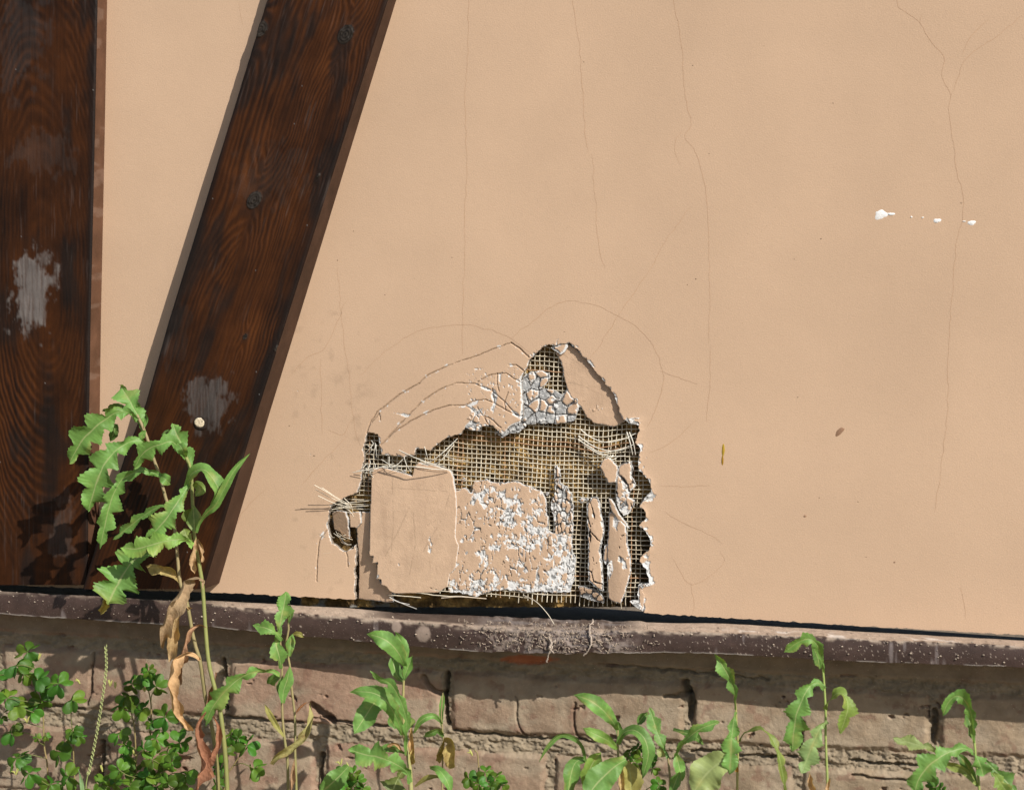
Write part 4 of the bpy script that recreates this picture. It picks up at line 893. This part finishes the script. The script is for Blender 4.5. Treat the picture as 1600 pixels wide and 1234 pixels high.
L(G4, [(690,1135),(690,1110),(693,1080)], 4, 'lance', Y4, 0, 0, .3, 0, .3, 91)
L(G4, [(691,1130),(680,1119),(669,1119),(656,1127),(646,1145)], 5, 'lance', Y4-.01, -.01, .01, .3, 0, .3, 92)
L(G4, [(693,1150),(685,1141),(675,1144),(662,1150)], 6, 'lance', Y4-.006, -.01, .01, .4, 0, .3, 93, tint=GREEN*.75)
L(G4, [(693,1156),(703,1160),(703,1180),(699,1198)], 13, 'dry', Y4-.008, 0, 0, .1, 0, .3, 94, tint=np.array([.47, .37, .14]))
L(G4, [(693,1156),(688,1172),(686,1192)], 8, 'dry', Y4-.004, 0, 0, .1, 0, .3, 95, tint=np.array([.44, .36, .12]))
L(G4, [(672,1199),(685,1202),(697,1217),(706,1240)], 8, 'lance', Y4-.02, -.01, .01, .2, 0, .2, 96)
L(G4, [(648,1228),(665,1216),(682,1213),(690,1216)], 4, 'lance', Y4-.015, -.01, .0, .2, 0, .2, 97, tint=YEL*.6)
Y5 = -.11
Fp = plant('low weed with a long thin leaf arching to the left, below the dented sill', 916, Y5)
stem(Fp, [(916, 1400), (916, 1234), (916, 1190), (912, 1172)], [Y5]*3, 2, 1.4)
L(Fp, [(916,1192),(909,1165),(893,1151),(874,1149),(856,1166),(842,1190)], 4, 'lance', Y5-.01, -.02, .01, .3, .2, .3, 101, tint=GREEN*.8)
L(Fp, [(914,1186),(900,1190),(892,1210),(887,1245)], 13, 'lance', Y5-.01, -.01, .0, .2, .2, .15, 102, tint=GREEN*.85)
L(Fp, [(914,1228),(919,1208),(927,1190),(939,1174)], 14, 'lance', Y5-.005, 0, .0, -.3, .2, .4, 103, tint=GREEN*1.0+np.array([.06, .04, 0]))
Gp = plant('weed with a smooth leaf pointing up left and a broad leaf at its foot', 968, Y5)
stem(Gp, [(975, 1400), (970, 1234), (966, 1184), (965, 1138)], [Y5]*3, 2.6, 1.6)
L(Gp, [(964,1140),(957,1126),(940,1107),(920,1093),(896,1085)], 11, 'lance', Y5-.01, -.02, .01, .0, .1, .12, 104)
L(Gp, [(964,1170),(952,1158),(935,1149),(910,1137)], 8, 'lance', Y5-.012, -.02, .01, .1, .1, .15, 105, tint=GREEN*1.1+np.array([.04, .03, 0]))
L(Gp, [(966,1162),(974,1145),(990,1140),(1006,1152),(1013,1176),(1008,1200),(1003,1216)], 9, 'lance', Y5-.006, -.01, .01, .5, -.5, .3, 106, tint=GREEN*.85)
L(Gp, [(978,1186),(962,1196),(945,1211),(929,1228),(915,1250)], 20, 'lance', Y5-.02, -.02, .0, .1, 0, .1, 107, tint=GREEN*.95)
L(Gp, [(966,1150),(967,1135),(966,1126)], 5, 'lance', Y5, 0, .0, .1, 0, .3, 108)
L(Gp, [(976,1190),(985,1210),(986,1240)], 16, 'lance', Y5-.006, 0, .0, .4, 0, .3, 109, tint=np.array([.36, .33, .10]))
L(Gp, [(972,1192),(971,1215),(970,1245)], 6, 'dry', Y5-.016, 0, .0, .2, 0, .3, 110, tint=np.array([.56, .42, .2]))
Hp = plant('weed with a spear shaped upright leaf, before the open joint between the bricks', 1046, Y5)
stem(Hp, [(1048, 1400), (1047, 1234), (1046, 1205), (1043, 1178)], [Y5]*3, 2.4, 1.6)
L(Hp, [(1044,1184),(1036,1165),(1028,1146),(1021,1125),(1015,1104)], 11, 'lobed', Y5-.008, .01, .0, .1, 0, .15, 111, tint=GREEN*.88)
L(Hp, [(1055,1180),(1064,1164),(1078,1150),(1097,1137),(1125,1127)], 9, 'lobed', Y5-.01, -.02, .01, .1, 0, .2, 112)
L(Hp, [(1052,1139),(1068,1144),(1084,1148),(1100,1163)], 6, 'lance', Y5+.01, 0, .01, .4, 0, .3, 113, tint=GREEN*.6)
L(Hp, [(1056,1176),(1060,1192),(1066,1220)], 9, 'lance', Y5-.01, 0, .0, .2, 0, .3, 114, tint=GREEN*1.05)
L(Hp, [(1042,1180),(1034,1175),(1026,1170)], 7, 'lance', Y5-.004, 0, .0, .2, 0, .3, 115, tint=np.array([.3, .33, .12]))
L(Hp, [(1012,1112),(1004,1120),(996,1131)], 6, 'lance', Y5+.01, 0, .0, .2, 0, .3, 116, tint=GREEN*.75)
L(Hp, [(1048,1240),(1055,1222),(1062,1205)], 8, 'lance', Y5-.02, 0, .0, .2, 0, .3, 117, tint=GREEN*.8)
Y6 = -.12
Ip = plant('slim weed with a twisted narrow top and a big pale leaf at its foot', 1152, Y6)
stem(Ip, [(1153, 1400), (1152, 1234), (1153, 1170), (1151, 1130), (1149, 1100), (1147, 1080)], [Y6]*3, 2.2, 1.4, (.38, .33, .13), (.26, .30, .08))
L(Ip, [(1149,1108),(1149,1086),(1143,1066),(1132,1044),(1117,1021)], 10, 'lobed', Y6-.004, -.01, .0, .6, -.3, .5, 121, tint=GREEN*.9)
L(Ip, [(1149,1112),(1146,1130),(1143,1155),(1142,1180),(1140,1210)], 15, 'lobed', Y6-.016, -.01, .0, .0, 0, .1, 122, tint=GREEN*1.0, phase=.3)
L(Ip, [(1155,1158),(1165,1144),(1184,1138),(1201,1146),(1213,1168),(1221,1198),(1228,1240)], 7, 'lobed', Y6-.01, -.01, .02, .4, .3, .3, 123, tint=np.array([.17, .23, .05]))
L(Ip, [(1142,1180),(1120,1194),(1100,1213),(1082,1240)], 24, 'lance', Y6-.02, -.01, .0, -.1, 0, .05, 124, tint=np.array([.27, .33, .12]))
L(Ip, [(1152,1182),(1149,1195),(1153,1206)], 5, 'dry', Y6-.004, 0, .0, .2, 0, .3, 125, tint=np.array([.42, .26, .07]))
Jp = plant('right hand tall weed, its hooked top crossing the sill and its leaves hanging in pairs', 1290, Y6)
stem(Jp, [(1296, 1400), (1293, 1234), (1292, 1200), (1290, 1150), (1290, 1111), (1288, 1074), (1286, 1048), (1283, 1022)], [Y6]*3, 2.2, 1.5, (.33, .36, .14), (.27, .38, .08))
L(Jp, [(1287,1050),(1284,1030),(1277,1008),(1265,998),(1247,1003),(1225,1019)], 10, 'lobed', Y6-.008, -.02, .01, .3, .2, .3, 131, phase=.1)
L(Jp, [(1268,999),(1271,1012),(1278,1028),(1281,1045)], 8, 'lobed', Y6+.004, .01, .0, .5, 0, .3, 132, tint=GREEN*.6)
L(Jp, [(1289,1075),(1277,1067),(1265,1072),(1253,1094),(1244,1118),(1240,1145),(1238,1173)], 19, 'lobed', Y6-.016, -.01, .01, .1, 0, .1, 133, tint=GREEN*.95, phase=.5)
L(Jp, [(1290,1108),(1297,1093),(1308,1083),(1319,1086),(1325,1102),(1320,1125),(1312,1145)], 13, 'lobed', Y6-.01, -.01, .01, .4, .4, .2, 134, tint=np.array([.20, .29, .06]))
L(Jp, [(1293,1126),(1284,1132),(1275,1150),(1266,1172),(1259,1190),(1252,1208)], 17, 'lobed', Y6-.016, -.02, .0, -.1, 0, .06, 135, tint=np.array([.25, .36, .13]), phase=.25)
L(Jp, [(1264,1205),(1266,1220),(1270,1240)], 6, 'dry', Y6-.004, 0, .0, .2, 0, .3, 136, tint=np.array([.58, .40, .22]))
L(Jp, [(1296,1215),(1291,1240)], 4, 'dry', Y6-.004, 0, .0, .2, 0, .3, 137, tint=np.array([.58, .40, .22]))
Kp = plant('weed at the right edge with a drooping hooked top and a broad leaf bending left', 1528, Y6)
stem(Kp, [(1535, 1400), (1530, 1234), (1525, 1190), (1522, 1155), (1518, 1130)], [Y6]*3, 2.4, 1.6, (.33, .36, .14), (.27, .38, .08))
L(Kp, [(1522,1160),(1520,1135),(1516,1110),(1506,1092),(1494,1087),(1482,1097),(1473,1117)], 10, 'lobed', Y6-.01, -.02, .01, .3, .2, .3, 141, phase=.6)
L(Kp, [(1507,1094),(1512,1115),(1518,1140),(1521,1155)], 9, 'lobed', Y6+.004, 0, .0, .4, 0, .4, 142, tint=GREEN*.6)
L(Kp, [(1521,1174),(1505,1169),(1485,1174),(1466,1184),(1449,1198),(1436,1216),(1428,1242)], 19, 'lobed', Y6-.018, -.02, .01, .1, 0, .1, 143, tint=GREEN*.95, phase=.2)
L(Kp, [(1470,1182),(1455,1168),(1430,1162),(1395,1152)], 10, 'lobed', Y6-.006, .0, .0, .1, 0, .15, 144, tint=np.array([.27, .34, .12]))
L(Kp, [(1523,1178),(1530,1190),(1537,1212)], 14, 'lobed', Y6-.018, 0, .0, .1, 0, .2, 145, tint=GREEN*1.05)
L(Kp, [(1538,1186),(1552,1200),(1566,1214),(1588,1238)], 12, 'lobed', Y6-.01, 0, .0, .3, 0, .3, 146, tint=GREEN*.7)
L(Kp, [(1525,1225),(1508,1205),(1488,1196),(1466,1189)], 6, 'lance', Y6-.008, 0, .0, .2, 0, .3, 147, tint=np.array([.24, .30, .07]))
L(Kp, [(1527,1228),(1518,1208),(1508,1190),(1494,1176)], 8, 'lance', Y6-.004, 0, .0, .4, 0, .4, 148, tint=GREEN*.75)
L(Kp, [(1552,1206),(1562,1220),(1575,1240)], 12, 'lobed', Y6-.02, 0, .0, .0, 0, .2, 149, tint=np.array([.22, .32, .07]))

# --- wood sorrel: three heart shaped leaflets on each stalk
SOR = np.array([.072, .175, .018])
def sorrel_leaf(parent, base, cen, size, y, seed):
    rs = random.Random(seed); mb = MB()
    c3 = unproj(cen[0], cen[1], y); b3 = unproj(base[0], base[1], y+.01)
    m3 = (c3+b3)/2+np.array([0, -.004, .006*rs.random()])
    V, F = tube(catmull(np.array([b3, m3, c3]), 9), .0005, 5); mb.add(V, F, np.array([.22, .24, .08]))
    nd = np.array([rs.uniform(-.6, .6), -1.0, rs.uniform(-.1, 1.1)]); nd /= np.linalg.norm(nd)
    ax = np.cross(nd, [0, 0, 1.]); ax /= np.linalg.norm(ax)+1e-9; bx = np.cross(nd, ax); ph = rs.uniform(0, 6.28)
    s = size*1.22/1500.0
    for k in range(3):
        an = ph+k*2.094+rs.uniform(-.2, .2); d = ax*math.cos(an)+bx*math.sin(an); e = np.cross(nd, d)
        droop = rs.uniform(.2, 1.0); fold = rs.uniform(.1, .7)
        d2 = d*math.cos(droop)-nd*math.sin(droop); n2 = nd*math.cos(droop)+d*math.sin(droop)
        t = np.linspace(0.02, 1, 9); q = np.linspace(-1, 1, 13); th = q*1.15
        rr = np.interp(np.abs(q), [0, .12, .35, .62, .85, 1], [.74, .88, 1.0, .93, .72, .45])
        Lx = t[:, None]*(rr*np.cos(th))[None]; Sx = t[:, None]*(rr*np.sin(th))[None]
        V = c3+s*(d2*Lx[..., None]+e*Sx[..., None]*math.cos(fold*.6)-n2*(-np.abs(Sx)*math.sin(fold))[..., None]+n2*(.12*np.sin(t*3)[:, None]*np.ones(13))[..., None])
        cc = SOR*np.array([rs.uniform(.7, 1.5), 1, 1])*rs.uniform(.6, 1.4)*(1+.2*(np.abs(q)[None] < .1)*np.ones((9, 1)))[..., None]
        mb.add(V.reshape(-1, 3), grid_faces(9, 13), cc.reshape(-1, 3))
    mb.build('leaf', M_leaf, parent)
SG = 'wood sorrel clumps at the foot of the plinth'
def sorrel(label, stems, leaves, y, seed, pods=()):
    p = unproj(stems[0][-1][0], 1234, y); root = thing('wood_sorrel', label, 'weed', (float(p[0]), y, float(g0)), SG)
    alls = []
    for s in stems:
        s = list(s); stem(root, s[::-1], [y]*3, 2.0, 1.0, (.30, .17, .09), (.25, .24, .09)); alls += s
    for s in stems:
        C_ = catmull(s, 20); alls += [tuple(q) for q in C_]
    for i, (x, v_, sz) in enumerate(leaves):
        b = min(alls, key=lambda q: (q[0]-x)**2+(q[1]-v_-14)**2)
        sorrel_leaf(root, b, (x, v_), sz, y-.012+random.uniform(-.02, .012), seed*100+i)
    for i, (x, v_) in enumerate(pods):
        for k in range(3):
            a = random.uniform(-1.2, .6); q = unproj(np.array([x, x+4*math.sin(a), x+9*math.sin(a)]), np.array([v_, v_-5, v_-11*math.cos(a)]), y-.015)
            V, F = tube(q, [.0006, .0011, .0003], 5); mesh_obj('seed_pod', V, F, M_stem, root, np.broadcast_to(np.array([.42, .42, .12]), V.shape))
sorrel('tall wood sorrel clump at the far left edge with heart shaped leaves', [[(55, 1045), (61, 1073), (67, 1108), (69, 1164), (75, 1215), (78, 1400)], [(114, 1150), (115, 1185), (117, 1234), (118, 1400)]],
       [(43,1018,19),(26,1040,20),(38,1052,18),(59,1062,19),(91,1068,20),(113,1094,20),(65,1093,18),(26,1103,21),(12,1090,18),(50,1112,18),(18,1145,19),(26,1184,21),(45,1208,20),(79,1225,19),(115,1142,14),(108,1150,13),(122,1150,13),(95,1174,22),(107,1213,20),(-4,1055,16),(2,1122,10),(58,1152,7),(72,1150,7)], -.06, 1, [(60,1030),(125,1068),(42,1128),(55,1130),(25,1210)])
sorrel('wood sorrel clump with dark leaves just left of the tall stems, upper one', [[(228, 1062), (236, 1100), (235, 1150), (232, 1234), (230, 1400)], [(205, 1110), (212, 1170), (215, 1400)]],
       [(226,1055,18),(244,1072,18),(206,1068,17),(192,1104,21),(222,1110,17),(258,1120,19),(186,1146,17),(244,1154,19),(281,1160,19),(262,1178,17),(236,1130,10),(232,1048,11),(200,1092,18)], -.055, 2, [(180,1075),(172,1072),(226,1080)])
sorrel('dense wood sorrel clump at the bottom left of the tall stems, lower one', [[(212, 1190), (214, 1234), (214, 1400)], [(255, 1185), (252, 1400)]],
       [(194,1180,15),(238,1186,16),(291,1210,17),(187,1203,16),(212,1208,17),(256,1204,17),(156,1226,18),(203,1228,17),(244,1228,18),(275,1228,18),(225,1170,14),(200,1190,14),(268,1190,14),(232,1214,15),(180,1222,14),(262,1222,14),(148,1240,14),(285,1242,16),(220,1240,16),(196,1165,12)], -.075, 3, [(210,1180),(160,1205)])
sorrel('wood sorrel sprig showing to the right of the tall stems', [[(358, 1160), (352, 1200), (348, 1400)], [(388, 1165), (365, 1195), (350, 1234), (346, 1400)]], [(361,1150,15),(386,1164,18),(397,1200,18),(352,1176,14),(372,1152,12),(345,1200,12),(340,1225,12)], -.06, 4)
sorrel('small wood sorrel clump between the twin stemmed weed and the bushy one', [[(545, 1208), (545, 1400)]], [(536,1206,11),(552,1208,11),(545,1216,12),(560,1220,11),(530,1224,12),(552,1228,12),(538,1232,12),(566,1232,11)], -.06, 5, [(532,1195),(545,1200)])
sorrel('small wood sorrel sprig to the right of the thin weed', [[(742, 1170), (748, 1200), (752, 1400)]], [(733,1216,13),(758,1206,12),(774,1215,13),(748,1224,12),(784,1226,11),(766,1228,11)], -.06, 6, [(738,1180)])
sorrel('tiny wood sorrel sprig among the low weeds beneath the dent', [[(995, 1170), (1000, 1200), (1002, 1400)]], [(984,1176,10),(996,1170,9),(1002,1182,10),(1016,1186,10),(990,1190,9),(1020,1200,10),(1030,1226,12),(1008,1196,9)], -.075, 7)
sorrel('single wood sorrel leaf near the bottom right corner', [[(1462, 1234), (1463, 1400)]], [(1462,1230,13),(1474,1240,12)], -.07, 8)

# --- grass stalk
yg = -.07
gr = thing('grass_stalk', 'thin green grass stalk with a seed spike before the left bricks', 'grass', (float(unproj(133, 1234, yg)[0]), yg, float(g0)))
pts = [(128, 1400), (134, 1234), (140, 1205), (149, 1160), (156, 1120), (162, 1080), (166, 1045), (165, 1012)]
stem(gr, pts, [yg]*2, 1.3, .7, (.26, .34, .10), (.33, .36, .15))
mb = MB(); Cg = catmull(pts, 120)
for i in range(56, 120, 1):
    x, v_ = Cg[i]; sgn = 1 if i % 2 else -1
    q = unproj(np.array([x, x+sgn*1.6, x+sgn*1.4]), np.array([v_, v_-2.5, v_-6]), yg-.001)
    V, F = tube(q, [.0004, .0008, .0002], 4); mb.add(V, F, np.array([.40, .43, .18])*random.uniform(.7, 1.1))
mb.build('seed_spike', M_stem, gr)
gb = thing('grass_tuft', 'short pale grass blade at the bottom edge under the left bricks', 'grass', (float(unproj(128, 1234, -.09)[0]), -.09, float(g0)))
leaf(gb, [(130, 1300), (129, 1240), (126, 1215), (122, 1200)], 4, 'strap', -.09, 0, 0, .1, 0, .2, 161, tint=np.array([.2, .33, .14]), name='blade')
